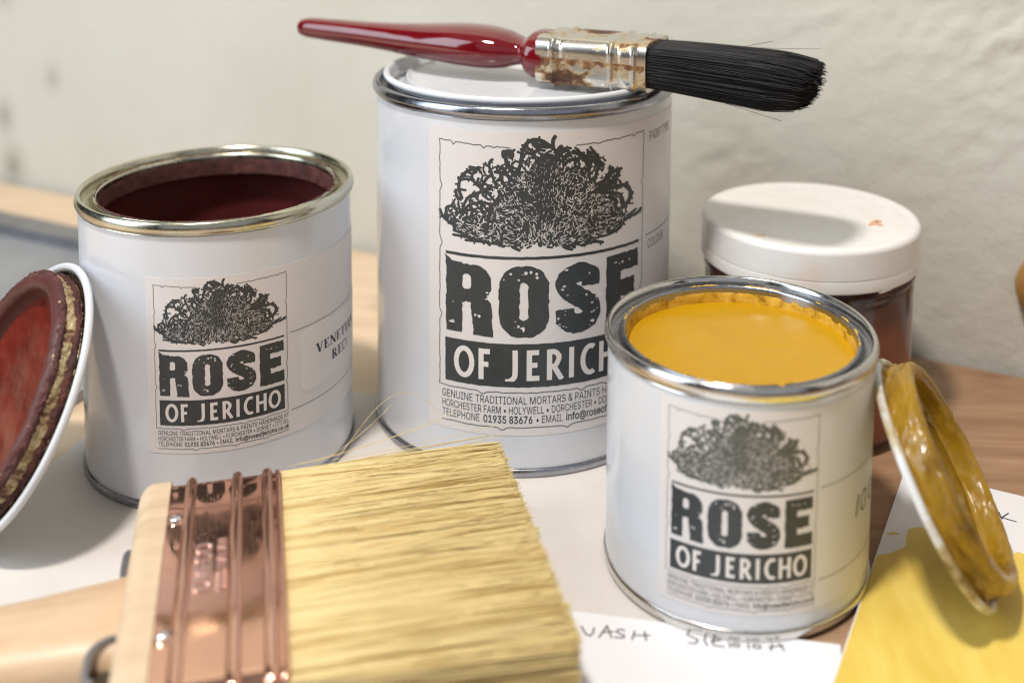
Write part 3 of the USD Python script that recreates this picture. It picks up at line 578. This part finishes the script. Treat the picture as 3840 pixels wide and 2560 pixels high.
def side_lines(pl, rb, th0, zlab, k, upto, letters=False):
    g = [box(48.9, 36.6, upto, 36.85), box(48.9, 8.3, upto, 8.55)]
    for q in g: obj('ruled_line', wrap(fine(*tri2d(q), 1.5), rb, th0, zlab, k, .00017), pale_ink, pl, smooth=False)
    if letters:
        for vf in (spread(text2d('PAINT TYPE', 1.9), 49.7, 60.2, 56.5), spread(text2d('COLOUR', 1.9), 49.6, 57.2, 33.7)):
            obj('field_lettering', wrap(vf, rb, th0, zlab, k, .00017), pale_ink, pl, smooth=False)

def ragged(inner, outer, z_in, z_out, seed, amp, seg=720, drop=None, cover=1.0):
    """A skin of dried paint over the lip of a tin, torn along its outer edge."""
    prof = np.linspace(0, 1, 9)
    th = np.linspace(0, 2 * PI, seg, endpoint=False)
    pts = np.stack([np.cos(th) * 6, np.sin(th) * 6, np.zeros(seg)], -1)
    n = meshkit.fbm(pts * 1.4, 5, seed); n2 = meshkit.fbm(pts * 9, 3, seed + 3)
    reach = np.clip((n - .5) * 2.2 * amp + (n2 - .5) * .5 + cover, 0.05, 1.25)
    loops = []
    for s in prof:
        rr_ = inner + (outer - inner) * s * reach
        z = np.interp(s * reach, np.linspace(0, 1, len(z_in)), z_in)
        wob = (meshkit.noise(np.column_stack([np.cos(th) * 60, np.sin(th) * 60, np.full(seg, s * 9)]), seed) - .3) * .0005 * (1 - .8 * s)
        loops.append(np.stack([rr_ * np.cos(th), rr_ * np.sin(th), z + .00018 + wob * (s > 0)], -1))
    if drop: loops.insert(0, np.stack([inner * .995 * np.cos(th), inner * .995 * np.sin(th), np.full(seg, z_in[0] - drop) + (n2 - .5) * .0006], -1))
    m = loft(loops, cap=False); m.invert()
    return m

def open_tin(t, R, h, level, wall_mat_, paint_mat, crust_mat, seed, amp, cover):
    wi = R * .955
    fb = lambda T, s, sd: meshkit.fbm(np.stack([np.cos(T) * 9, np.sin(T) * 9, s * 900], -1), 4, sd) - .5
    obj('inner_wall', revolve([(wi, .002), (wi, h - .012), (R * .95, h - .0096), (R * .85, h - .0096)][::-1], 200, lambda T, I, r, z: (r - .0006 * (fb(T, z, seed) + .5), z)), wall_mat_, t)
    rs = np.concatenate([[0.0001], np.linspace(.04, 1, 40) * (wi - .0008)])
    def surf(T, I, r, z):
        q = np.stack([r * np.cos(T) * 60, r * np.sin(T) * 60, 0 * r], -1)
        return r, z + (meshkit.fbm(q, 3, seed + 1) - .5) * .0010 + .0015 * np.clip((r / wi - .93) / .07, 0, 1) ** 2
    obj('paint', revolve([(r, level) for r in rs[::-1]], 200, surf), paint_mat, t, smooth=60)
    lip = [h - .0055, h - .0030, h - .0017, h - .0016, h - .0024, h - .0038]
    obj('dried_paint', ragged(R * .838, R * .886, lip, None, seed + 2, amp, drop=.0045, cover=cover), crust_mat, t, smooth=60)

RAD = math.radians
A_LOC, B_LOC, C_LOC = (-0.1311, 0.4156, 0.0008), (-0.0176, 0.4498, 0.0008), (0.0554, 0.3478, 0.0014)
tA, rA, lA = tin('open white tin of dark maroon paint with a Venetian red sticker', A_LOC, .05004, .1018, RAD(-12.0), .0212, 1.0, (gold_lacquer, dark_steel, gold_lacquer))
open_tin(tA, .05004, .1018, .056, maroon, maroon_wet, maroon_crust, 5, 1.0, .62)
side_lines(lA, rA, RAD(-12.0), .0212, 1.0, 112)
u0 = 42.4 + 10.5
stk = obj('sticker', paper_patch(rA, RAD(-12.0) + u0 / 1000 / rA, RAD(-12.0) + (u0 + 48) / 1000 / rA, .0345, .0566, .00025, .00008, .0022), sticker_paper, lA, smooth=40)
vr = unary_union([serif('VENETIAN', 3.5, 60.0, 90.0, 46.2 - 21.2), serif('RED', 3.6, 68.7, 80.9, 40.4 - 21.2)])
obj('sticker_lettering', wrap(fine(*tri2d(vr), 1.5), rA, RAD(-12.0), .0212, 1.0, .0003), blue_ink, lA, smooth=False)

tB, rB, lB = tin('tall closed white tin at the back with the red-handled brush on its lid', B_LOC, .06057, .1364, RAD(-33.5), .0158, 1.82, (dark_steel, dark_steel, dark_steel))
side_lines(lB, rB, RAD(-33.5), .0158, 1.82, 80, True)
def lever_lid_profile(R):
    """(r, z), z towards the underside; the lid's top is at negative z."""
    q = np.linspace(0, PI * 1.5, 14)
    return R
def closed_lid(t, R, h):
    rl = R * .928; c = rl - .0013
    p = [(R * .845, h - .0035), (R * .875, h - .0008), (c - .0010, h - .0003)] + [(c + .0013 * math.cos(a), h + .0013 + .0013 * math.sin(a)) for a in np.linspace(-PI / 2, PI, 16)]
    p += [(c - .0016, h + .0011), (R * .866, h - .0024), (R * .858, h - .0034), (R * .84, h - .0037), (R * .806, h - .0037), (R * .792, h - .0030), (R * .784, h - .0004), (R * .779, h + .0003), (R * .770, h + .0004), (R * .760, h - .0002), (R * .745, h - .0006), (R * .70, h - .0008), (R * .4, h - .0008), (.0001, h - .0008)]
    obj('lid', revolve(p, 256), white_lid, t, smooth=45)
closed_lid(tB, .06057, .1364)

tC, rC, lC = tin('small open white tin brim-full of yellow ochre paint at the front', C_LOC, .043, .0762, RAD(-40.8), .0078, 1.0, (steel, steel, dark_steel), print_ink=glare_ink)
open_tin(tC, .043, .0762, .0690, ochre_wall, ochre, ochre_crust, 15, .9, .35)
side_lines(lC, rC, RAD(-40.8), .0078, 1.0, 95)
ten = unary_union([LineString([(66.6, 28.0), (65.6, 22.0)]).buffer(.42), affinity.rotate(affinity.scale(Point(70.6, 25.0).buffer(1), 1.9, 3.0), -14).exterior.buffer(.33), affinity.rotate(affinity.scale(Point(77.6, 25.2).buffer(1), 1.9, 3.0), -14).exterior.buffer(.33)])
obj('handwritten_number', wrap(fine(*tri2d(ten), 1.2), rC, RAD(-40.8), .0078, 1.0, .00017), marker, lC, smooth=False)

# ------------------------------------------------------------------ leaning lids
def frame_of(n):
    n = np.asarray(n, float) / np.linalg.norm(n)
    a = np.cross([0, 0, 1.0], n); a /= np.linalg.norm(a)
    return a, np.cross(n, a), n
def leaning_lid(label, c, n, R, plug_r, plug_h, rim_m, flange_m, plug_m, face_m, seed, rough, crust_m=None, thick=1.0, lip_m=None, grain=1.0):
    ax = frame_of(n)
    t = thing('tin_lid', label, 'lid', c, ax, 'tin lids leaning on tins')
    q = np.linspace(-PI * .5, PI, 14); cc = R - .0013
    rim = [(cc - .0022, -.0012)] + [(cc + .0013 * math.cos(a), .0 + .0013 * math.sin(a)) for a in q] + [(cc - .0016, .0002)]
    obj('rim', revolve(rim[::-1], 220), rim_m, t, smooth=50)
    obj('flange', revolve([(plug_r - .003, .00022), (plug_r, .00022), (cc - .0010, .00015)][::-1], 200), flange_m, t)
    obj('outer_face', revolve([(.0001, .0006), (plug_r * .86, .0006), (plug_r * .9, .0030), (plug_r * .96, .0030), (plug_r, -.0006), (cc - .0022, -.0011)][::-1], 160), rim_m, t).GetName()
    ns = 30
    w = .0035 * thick
    path = [(plug_r + .0004, .0003)] + [(plug_r, plug_h * s) for s in np.linspace(.08, .84, 14)] + [(plug_r - w / 2 + w / 2 * math.cos(a), plug_h - w / 2 + w / 2 * math.sin(a)) for a in np.linspace(.3, PI - .2, 9)] + [(plug_r - w * 1.02, plug_h * s) for s in np.linspace(.72, .30, 6)] + [(plug_r - w * 1.3, .0018)]
    pr_ = np.array(path)
    def d(T, I, r, z):
        s = I / len(pr_)
        q1 = np.stack([np.cos(T) * 5, np.sin(T) * 5, s * 6], -1); q2 = np.stack([np.cos(T) * 34, np.sin(T) * 34, s * 24], -1)
        a = (meshkit.fbm(q1, 3, seed) - .5) * .0022 * rough + (meshkit.fbm(q2, 3, seed + 1) - .5) * .0020 * rough * grain
        m = np.clip(np.minimum(I / 2.0, 1), 0, 1)
        return r + a * m * np.where(I < len(pr_) * .7, 1, -.6), z + a * .5 * m
    obj('plug', revolve(path[::-1], 360, lambda T, I, r, z: d(T, len(pr_) - 1 - I, r, z)), plug_m, t, smooth=60)
    if crust_m is not None:
        for nm, z0, z1, sd, dep in (('crust', plug_h * .02, plug_h * .34, 3, .0011), ('crust', plug_h * .66, plug_h * .95, 7, .0009)):
            def dd(T, I, r, z, z0=z0, z1=z1, sd=sd, dep=dep):
                q1 = np.stack([np.cos(T) * 7, np.sin(T) * 7, z * 500], -1); q2 = np.stack([np.cos(T) * 40, np.sin(T) * 40, z * 2200], -1)
                a = (meshkit.fbm(q1, 3, seed + sd) - .42) * 1.1 + (meshkit.fbm(q2, 3, seed + sd + 1) - .5) * 1.3
                e = np.sin(PI * I / 11) ** .6
                return r + e * dep * (a + .55) - (1 - e) * .0012, z + (meshkit.fbm(q2, 2, seed) - .5) * .0022
            obj(nm, revolve([(plug_r + .0003, z0 + (z1 - z0) * i / 11) for i in range(12)][::-1], 420, dd), crust_m, t, smooth=60)
    if crust_m is not None:
        la = np.linspace(.15, PI, 10)
        lipp = [(plug_r + .0003, plug_h * .84)] + [(plug_r - w / 2 + (w / 2 + .0005) * math.cos(a), plug_h - w / 2 + (w / 2 + .0005) * math.sin(a)) for a in la] + [(plug_r - w * 1.12, plug_h * .45), (plug_r - w * 1.32, .0016)]
        def ld(T, I, r, z):
            q1 = np.stack([np.cos(T) * 11, np.sin(T) * 11, I * .2], -1)
            a = (meshkit.fbm(q1, 4, seed + 12) - .5) * .0009
            return r + a * np.where(I > 6, -.5, 1), z + a
        obj('painted_lip', revolve(lipp[::-1], 300, lambda T, I, r, z: ld(T, len(lipp) - 1 - I, r, z)), lip_m, t, smooth=60)
    rs = np.linspace(.0001, plug_r - w * .8, 30)
    def face(T, I, r, z):
        q1 = np.stack([r * np.cos(T) * 90, r * np.sin(T) * 90, 0 * r], -1)
        return r, z + (meshkit.fbm(q1, 3, seed + 5) - .5) * .0014 * rough + .0009 * (r / (plug_r - w)) ** 8
    obj('painted_face', revolve([(r, .0016) for r in rs[::-1]], 160, face), face_m, t, smooth=60)
    return t
leaning_lid('upturned tin lid caked in dark red paint leaning on the left tin', (-0.1857, 0.3677, 0.0410), (-0.692, -0.538, 0.482), .0455, .0402, .0085, white_lid, gold_lacquer, maroon_plug, lid_red, 31, .75, maroon_crust, 1.5, lip_pink)
leaning_lid('tin lid thickly coated in wet yellow paint leaning on the small tin', (0.1143, 0.3331, 0.0352), (0.838, -0.215, 0.501), .0376, .0338, .0098, smeared_rim, ochre_shaded, ochre_plug, ochre_shaded, 57, 1.0, None, 1.3, None, .22)

# ------------------------------------------------------------------ jar of pigment
jar = thing('pigment_jar', 'screw-top jar of brown pigment with a wide white lid by the wall', 'jar', (0.0976, 0.4442, 0.0003))
JR, JT, JB = .0431, .0824, .0655
corner = [(JR - .0022 + .0022 * math.cos(a), JT - .0022 + .0022 * math.sin(a)) for a in np.linspace(0, PI / 2, 7)]
lidp = [(JR - .0028, JB + .0004), (JR - .0004, JB), (JR, JB + .0008), (JR, JB + .0046), (JR - .0003, JB + .0050), (JR, JB + .0054)] + corner + [(JR * .90, JT - .0001), (JR * .86, JT - .0006), (JR * .5, JT - .0008), (.0001, JT - .0008)]
nodes = {'g': ('texture_coordinate', {}), 'n': ('noise_texture', dict(scale=28.0, detail=3.0)), 'r': ('rgb_ramp', {'ramp': [(0.0, (0.80, 0.775, 0.75)), (0.62, (0.80, 0.775, 0.75)), (0.72, (0.78, 0.66, 0.56)), (0.82, (0.76, 0.55, 0.40))]}), 'n2': ('noise_texture', dict(scale=130.0, detail=4.0)),
         'mr': ('map_range', dict(from_min=0.35, from_max=0.7, to_min=0.22, to_max=0.42)), 'p': ('principled_bsdf', dict(specular_ior_level=0.5))}
dusty = look('dusty_white_plastic', nodes, [('g.object', 'n.vector'), ('n.fac', 'r.fac'), ('r.color', 'p.base_color'), ('g.object', 'n2.vector'), ('n2.fac', 'mr.value'), ('mr.result', 'p.roughness')])
jl = obj('lid', revolve(lidp, 220), dusty, jar, smooth=40)
gr = JR * .955
obj('glass', revolve([(.0001, .0), (gr - .004, .0), (gr, .004), (gr, .058), (gr - .0012, .0600), (gr + .0006, .0612), (gr + .0006, .0628), (gr - .0014, .0640), (gr - .0014, .0680), (gr - .0034, .0680), (gr - .0034, .0620), (gr - .0018, .056), (gr - .0018, .0045), (gr - .005, .0022), (.0001, .0022)], 200),
    look('clear_jar_glass', {'p': ('principled_bsdf', dict(transmission_weight=1.0, roughness=0.08, ior=1.45, base_color=(0.98, 0.93, 0.89)))}, []), jar, smooth=40)
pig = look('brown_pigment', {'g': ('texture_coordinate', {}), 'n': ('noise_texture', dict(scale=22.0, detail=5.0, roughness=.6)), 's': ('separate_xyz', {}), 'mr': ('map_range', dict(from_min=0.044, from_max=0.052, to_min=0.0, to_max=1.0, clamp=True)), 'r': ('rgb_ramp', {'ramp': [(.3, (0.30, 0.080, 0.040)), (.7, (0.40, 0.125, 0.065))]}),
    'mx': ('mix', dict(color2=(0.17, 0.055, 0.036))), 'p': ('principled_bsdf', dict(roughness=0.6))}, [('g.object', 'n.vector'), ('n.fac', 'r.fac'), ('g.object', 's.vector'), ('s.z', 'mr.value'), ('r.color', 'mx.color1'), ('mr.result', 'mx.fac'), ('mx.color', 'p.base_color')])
pr2 = gr - .0010
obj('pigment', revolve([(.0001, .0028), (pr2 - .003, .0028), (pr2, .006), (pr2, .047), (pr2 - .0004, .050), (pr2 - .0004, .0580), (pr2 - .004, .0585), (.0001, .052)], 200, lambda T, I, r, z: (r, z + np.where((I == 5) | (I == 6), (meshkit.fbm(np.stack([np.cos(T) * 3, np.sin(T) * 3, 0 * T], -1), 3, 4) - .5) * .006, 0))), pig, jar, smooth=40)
for k, (x, y, s) in enumerate(((.024, -.010, .0032), (.0262, -.0075, .0022), (-.0235, -.0265, .0030))):
    g = unary_union([Point(x + rng.normal(0, s * .45), y + rng.normal(0, s * .45)).buffer(s * rng.uniform(.2, .5), quad_segs=4) for _ in range(7)])
    for q in getattr(g, 'geoms', [g])[:1] if hasattr(g, 'geoms') else [g]:
        pass
    m = trimesh.util.concatenate([slab(q, JT - .0008, JT - .00055) for q in getattr(g, 'geoms', [g])])
    obj('pigment_smudge', m, plain(f'orange_smudge_{k}', (0.70, 0.40, 0.25) if k != 2 else (0.74, 0.60, 0.47), 0.6), jar, smooth=False)

# ------------------------------------------------------------------ red-handled brush lying on the tall tin
SF = np.array([-0.0134, 0.4386]) + 0.0040 * np.array([0.923, -0.385]); SYAW = RAD(-22.6)
sa = np.array([math.cos(SYAW), math.sin(SYAW), 0]); sb = np.array([-math.sin(SYAW), math.cos(SYAW), 0])
sbrush = thing('paintbrush', 'red-handled paintbrush with black bristles lying across the tall tin', 'paintbrush', (SF[0], SF[1], 0.1478), (sa, sb, (0, 0, 1)))
# local: x towards the bristles from the ferrule's near end, y across, z up
hx = np.array([-114.5, -114, -112.5, -109, -97, -80, -66, -54, -44, -34, -24, -16, -11, -7.5, -5.6, -3.8, -1.6, 5.0])
hw = np.array([1.0, 3.0, 4.3, 5.2, 5.8, 6.6, 8.2, 10.3, 12.4, 13.6, 13.4, 11.6, 9.0, 7.8, 8.8, 13.0, 14.7, 14.2])
ht = np.array([.8, 2.5, 3.6, 4.3, 4.7, 5.2, 6.0, 6.9, 7.7, 8.3, 8.3, 7.3, 5.5, 4.9, 5.8, 8.2, 9.5, 9.2])
xs = np.linspace(0, 1, 90); tt = np.interp(xs, np.linspace(0, 1, len(hx)), hx)
def smooth1(x, xp, fp):
    y = np.interp(x, xp, fp); k = np.ones(5) / 5
    return np.convolve(np.pad(y, 2, mode='edge'), k, 'valid')
W_, T_ = smooth1(tt, hx, hw), smooth1(tt, hx, ht)
loops = []
for x, w, t_ in zip(tt, W_, T_):
    s = superellipse(w, t_, 48, 2.35); zc = 2.4 * np.clip((-x - 20) / 90, 0, 1) + .8 * math.exp(-((x + 30) / 22) ** 2)
    loops.append(np.column_stack([np.full(48, x), s[:, 0], s[:, 1] + zc]) / 1000)
obj('handle', outward(loft(loops)), red_lacquer, sbrush, smooth=50)
fer = []
bumps = [(9.5, .8, .9), (12.2, .6, -.35), (33.0, .8, .9), (35.6, .6, -.35), (42.0, .7, .8)]
for x in np.linspace(2.6, 46.5, 120):
    o = sum(a * math.exp(-((x - c) / w) ** 2) for c, w, a in bumps) * .75
    p = rrect(14.1 + o, 9.3 + o, 4.6, 7, 8)
    fer.append(np.column_stack([np.full(len(p), x), p]) / 1000)
frl = obj('ferrule', outward(loft(fer)), rusty, sbrush, smooth=40)
seam = []
for x in np.linspace(2.9, 46, 90):
    n1 = meshkit.noise(np.array([[x * .5, 0, 0]]), 3)[0]; n2 = meshkit.noise(np.array([[x * .45, 9, 0]]), 4)[0]; n3 = meshkit.noise(np.array([[x * 1.6, 2, 0]]), 5)[0]
    o = sum(a * math.exp(-((x - c) / w) ** 2) for c, w, a in bumps) * .75
    y = -14.1 - o - .12; top = 1.5 - x * .012 + n3 * .6; bot = top - .5 - 3.2 * max(n1 + n2 - .62, 0) * (1.2 if x < 30 else .7) - n3 * .5
    seam.append([(x, y, bot), (x, y + .5, bot), (x, y + .5, top), (x, y, top)])
obj('rust_band', outward(loft(np.array(seam) / 1000)), rust_line, frl, smooth=False)
emb = trimesh.Trimesh(*[np.column_stack([(lambda vf: vf[0])(text2d('11', .0042)), np.zeros(len(text2d('11', .0042)[0]))]), text2d('11', .0042)[1]], process=False)
def black_bristles(n, seed):
    g = np.random.default_rng(seed); out = []
    u = np.linspace(0, 1, 7)
    while len(out) < n:
        a, b = g.uniform(-1, 1), g.uniform(-1, 1)
        if abs(a) ** 4 + abs(b) ** 4 > 1: continue
        if max(abs(a), abs(b)) < .72 and g.random() > .25: continue
        y0, z0 = a * 13.3, b * 8.0
        L = 60.5 - 8.0 * max(abs(a) - .25, 0) ** 1.5 + 2.0 * b - 7.0 * max(abs(b) - .45, 0) ** 1.3 + g.normal(0, 1.1) - (abs(g.normal(0, 3)) if g.random() < .06 else 0)
        cl = meshkit.noise(np.array([[a * 7, b * 5, seed]]), 3)[0] - .5
        spread = 1.2
        dy = (a * 13.3) * (spread - 1) + g.normal(0, .35) + cl * .9
        dz = b * 8.0 * .20 + g.normal(0, .3) + cl * .7
        bow = g.normal(0, .25)
        x = 45.5 + L * u
        y = y0 + dy * u + bow * np.sin(PI * u) - y0 * .10 * np.clip((u - .75) / .25, 0, 1) ** 2
        z = z0 + dz * u - z0 * .22 * np.clip((u - .75) / .25, 0, 1) ** 2 - 2.8 * u ** 1.5
        out.append(np.stack([x, y, z], -1) / 1000)
    return out
core = [np.column_stack([np.full(56, x), superellipse(w, t_, 56, 4) + [0, dz]]) / 1000 for x, w, t_, dz in ((44, 12.4, 7.2, 0), (70, 12.8, 7.3, -.7), (90, 12.6, 7.0, -1.6), (97, 10.6, 5.4, -2.2), (100, 7, 3, -2.5))]
obj('bristle_core', outward(loft(core)), core_black, sbrush)
curves('bristles', black_bristles(6200, 4), lambda n: np.linspace(.00032, .00016, n), black_hair, sbrush, 'stuff')
stray = [np.array([[62, -4, 6.6], [78, -6, 9.5], [92, -10, 13.6]]) / 1000, np.array([[66, -11, -8.0], [84, -13.5, -11.0], [97, -15.5, -13.2]]) / 1000, np.array([[60, 6, 7], [88, 9, 7.6], [105, 11, 8.4]]) / 1000]
curves('stray_hair', stray, lambda n: np.full(n, .00014), black_hair, sbrush)

# ------------------------------------------------------------------ wide copper-bound brush in the foreground
bb1, bb2 = np.array([0.9627, 0.2706, 0]), np.array([-0.2706, 0.9627, 0])   # along the bristles; across, away from the camera
BC = np.array([-0.1237, 0.3377]) + 0.049 * np.array([0.2706, -0.9627])
big = thing('wide_brush', 'wide brush with straw bristles, copper ferrule and wooden handle lying in front', 'paintbrush', (BC[0], BC[1], 0.0008), (bb1, bb2, (0, 0, 1)))
HW, ZT = 49.0, 30.0                                 # half width, top face height, mm
def bl(x, p): return np.column_stack([np.full(len(p), x), p[:, 0], p[:, 1] + ZT / 2 - .0]) / 1000
blk = []
for x in np.concatenate([np.linspace(-8.6, -3.8, 14), np.linspace(-3.2, .8, 6)]):
    i = 4.6 * (1 - math.sqrt(max(1 - (max(-3.8 - x, 0) / 4.8) ** 2, 0)))
    blk.append(bl(x, rrect(HW + 3.6, ZT / 2 + .6, 10, 10, 10) * [1 - i / (HW + 3.6), 1 - i / (ZT / 2 + .6)]))
obj('handle_block', outward(loft(blk)), pale_wood, big, smooth=40)
cop = []
ridges = [(6.8, 1.7, 1.35), (20.4, 1.7, 1.35), (29.4, 1.7, 1.25), (32.6, .8, .7)]
for x in np.concatenate([[0.3], np.linspace(.4, 33.6, 360)]):
    o = sum(a * math.sqrt(max(1 - ((x - c) / w) ** 2, 0)) for c, w, a in ridges)
    cop.append(bl(x, rrect(HW + o, ZT / 2 - .5 + o, 6.5, 9, 24)))
cf = obj('ferrule', outward(loft(cop)), copper, big, smooth=50)
for y in (25.8, -25.6):
    m = revolve([(1.9, -.3), (1.85, .25), (1.5, .7), (.9, .98), (.01, 1.1)], 32); m.apply_scale(.001); m.apply_translation((.0031, y / 1000, (ZT - .5) / 1000)); obj('rivet', m, rivet_steel, cf, smooth=60)
    ds = revolve([(3.5, -.05), (3.2, .22), (2.6, .3), (2.1, .1), (1.8, -.2)], 32); ds.apply_scale(.001); ds.apply_translation((.0031, y / 1000, (ZT - .5) / 1000)); obj('rivet_dimple', ds, copper, cf, smooth=60)
def emboss(txt, h, x_base, y0, y1):
    m = meshkit.text_mesh(txt, h, .00050, False); v = np.array(m.vertices)
    v[:, 0] = (v[:, 0] - v[:, 0].min()) / np.ptp(v[:, 0]) * (y1 - y0)
    P = np.stack([x_base - v[:, 1], y0 + v[:, 0], v[:, 2] + (ZT - .52) / 1000], -1)
    return trimesh.Trimesh(P, m.faces, process=False)
lt = trimesh.util.concatenate([emboss('OMEGO', .0046, .0141, -.0100, .0110), emboss('0000 ITALIAN', .0026, .0180, -.0105, .0122)])
obj('embossed_lettering', lt, copper_glint, cf, smooth=False)
def straw_bristles(n, seed):
    g = np.random.default_rng(seed); out = []; u = np.linspace(0, 1, 8)
    ab = g.uniform(-1, 1, (n * 8, 2)); lay = g.random(n * 8); k = 0
    for (a, b), l in zip(ab, lay):
        if l < .62: b = 1 - abs(b) * .16
        elif l < .72: a = np.sign(a) * (1 - abs(a) * .03 * 2)
        elif b < .0 and g.random() < .5: continue
        y0, z0 = a * 47.6, b * 13.4
        if abs(a) > .93 and abs(b) > .8: z0 *= .95
        c1 = meshkit.noise(np.array([[a * 22, b * 5, 1.7]]), seed)[0] - .5; c2 = meshkit.noise(np.array([[a * 60, b * 9, 5.1]]), seed + 1)[0] - .5
        L = 72.4 + g.normal(0, .9) + c2 * 1.4 + c1 * 1.0 - abs(g.normal(0, 2.5)) * (g.random() < .1) - 1.0 * b * b
        dy = a * 1.2 + c1 * 1.5 + c2 * 1.0 + g.normal(0, .7); dz = -b * 1.0 + c1 * 1.1 + c2 * .7 + g.normal(0, .5) - .8
        if g.random() < .10: dy += g.normal(0, 3.6); dz += g.random() * 1.2
        bow = g.normal(0, .35); bz = g.normal(0, .28) + c2 * .3
        x = 32.6 + L * u; s = np.sin(PI * u)
        out.append(np.stack([x, y0 + dy * u + bow * s, z0 + dz * u ** 1.3 + bz * s + ZT / 2], -1) / 1000); k += 1
        if k >= n: break
    return out
core = [bl(x, rrect(w, t_, 5, 6, 6)) for x, w, t_ in ((31, 47, 12.6), (60, 47, 11.8), (96, 46.5, 10.6), (101.5, 45.5, 9.0))]
obj('bristle_core', outward(loft(core)), core_straw, big)
curves('bristles', straw_bristles(14000, 8), lambda n: np.linspace(.00040, .00022, n), straw, big, 'stuff')
strays = []
g = np.random.default_rng(3)
for (x0, y0, x1, y1, h0, h1) in ((40, 48, 95, 54, 29, 38), (36, 46, 88, 52, 30, 36), (50, 47, 106, 49, 29.5, 33), (45, 46, 70, 56, 30, 41), (38, 30, 100, 44, 30.5, 31.5), (44, 10, 102, 24, 30.5, 31.5), (60, 36, 106, 46, 30.5, 30.8), (50, 20, 104, 8, 30.4, 31), (40, -10, 100, 2, 30.5, 31.2)):
    u = np.linspace(0, 1, 10); strays.append(np.stack([x0 + (x1 - x0) * u, y0 + (y1 - y0) * u, h0 + (h1 - h0) * u ** 1.6], -1) / 1000)
u = np.linspace(0, 1, 22)
strays.append(np.stack([52 + 34 * u, 48.5 + 3 * np.sin(u * 3), 30 + 17 * np.sin(u * 2.5) ** 1.2], -1) / 1000)
curves('stray_bristle', strays, lambda n: np.full(n, .00015), straw, big)
hl = []
for x, w, t_, zc in ((-8.2, 19.0, 9.2, 15), (-12, 17.6, 9.2, 15), (-20, 16.4, 9.0, 15), (-32, 15.2, 8.8, 14.5), (-48, 14.4, 8.6, 14), (-66, 14.2, 8.6, 13.5), (-90, 13.6, 8.4, 13), (-118, 12, 8.0, 12), (-130, 9, 6.0, 12), (-134, 4, 3, 12)):
    s = superellipse(w, t_, 48, 2.3); hl.append(np.column_stack([np.full(48, x), s[:, 0], s[:, 1] + zc]) / 1000)
hl = np.array(hl); sm = np.concatenate([hl[i] + (hl[i + 1] - hl[i]) * t for i in range(len(hl) - 1) for t in (0, .5)] + [hl[-1]]).reshape(-1, 48, 3)
obj('handle', outward(loft(sm[::-1])), handle_wood, big, smooth=60)
for s in (1, -1):
    p = np.array([(-7.8, 13.4), (-10.6, 13.2), (-13.6, 15.0), (-15.2, 18.2), (-15.4, 24.0), (-15.0, 27.4), (-13.6, 28.6)]); p = smooth_path(p, 6)
    q = LineString([(a if s < 0 else -7.8 + (a + 7.8) * .42, b * s) for a, b in p]).buffer(.75)
    m = slab(q, 13.0, 20.0) if s > 0 else slab(q, 6.0, 23.0); m.apply_scale(.001)
    obj('steel_strap', outward(m), bracket_steel, big, smooth=40)
    if s < 0:
        m = slab(Polygon([(a, b * s) for a, b in p] + [(-7.9, 28.6 * s), (-7.9, 13.4 * s)]).buffer(0), 8.0, 17.0); m.apply_scale(.001); obj('strap_plate', m, strap_dark, big, smooth=False)

# ------------------------------------------------------------------ small things at the picture's edges
kc = np.array([0.2115, 0.4720, 0.0408])
nk = np.array([WALL_N[0], WALL_N[1], 0])
knob = thing('wooden_knob', 'round tan wooden knob against the wall at the right edge', 'knob', kc, frame_of(nk))
obj('knob_head', revolve([(.006, -.004), (.0155, -.003), (.0172, .0), (.0165, .0035), (.013, .0058), (.0115, .0060), (.0098, .0050), (.006, .0058), (.0001, .0062)], 96), knob_wood, knob, smooth=50)
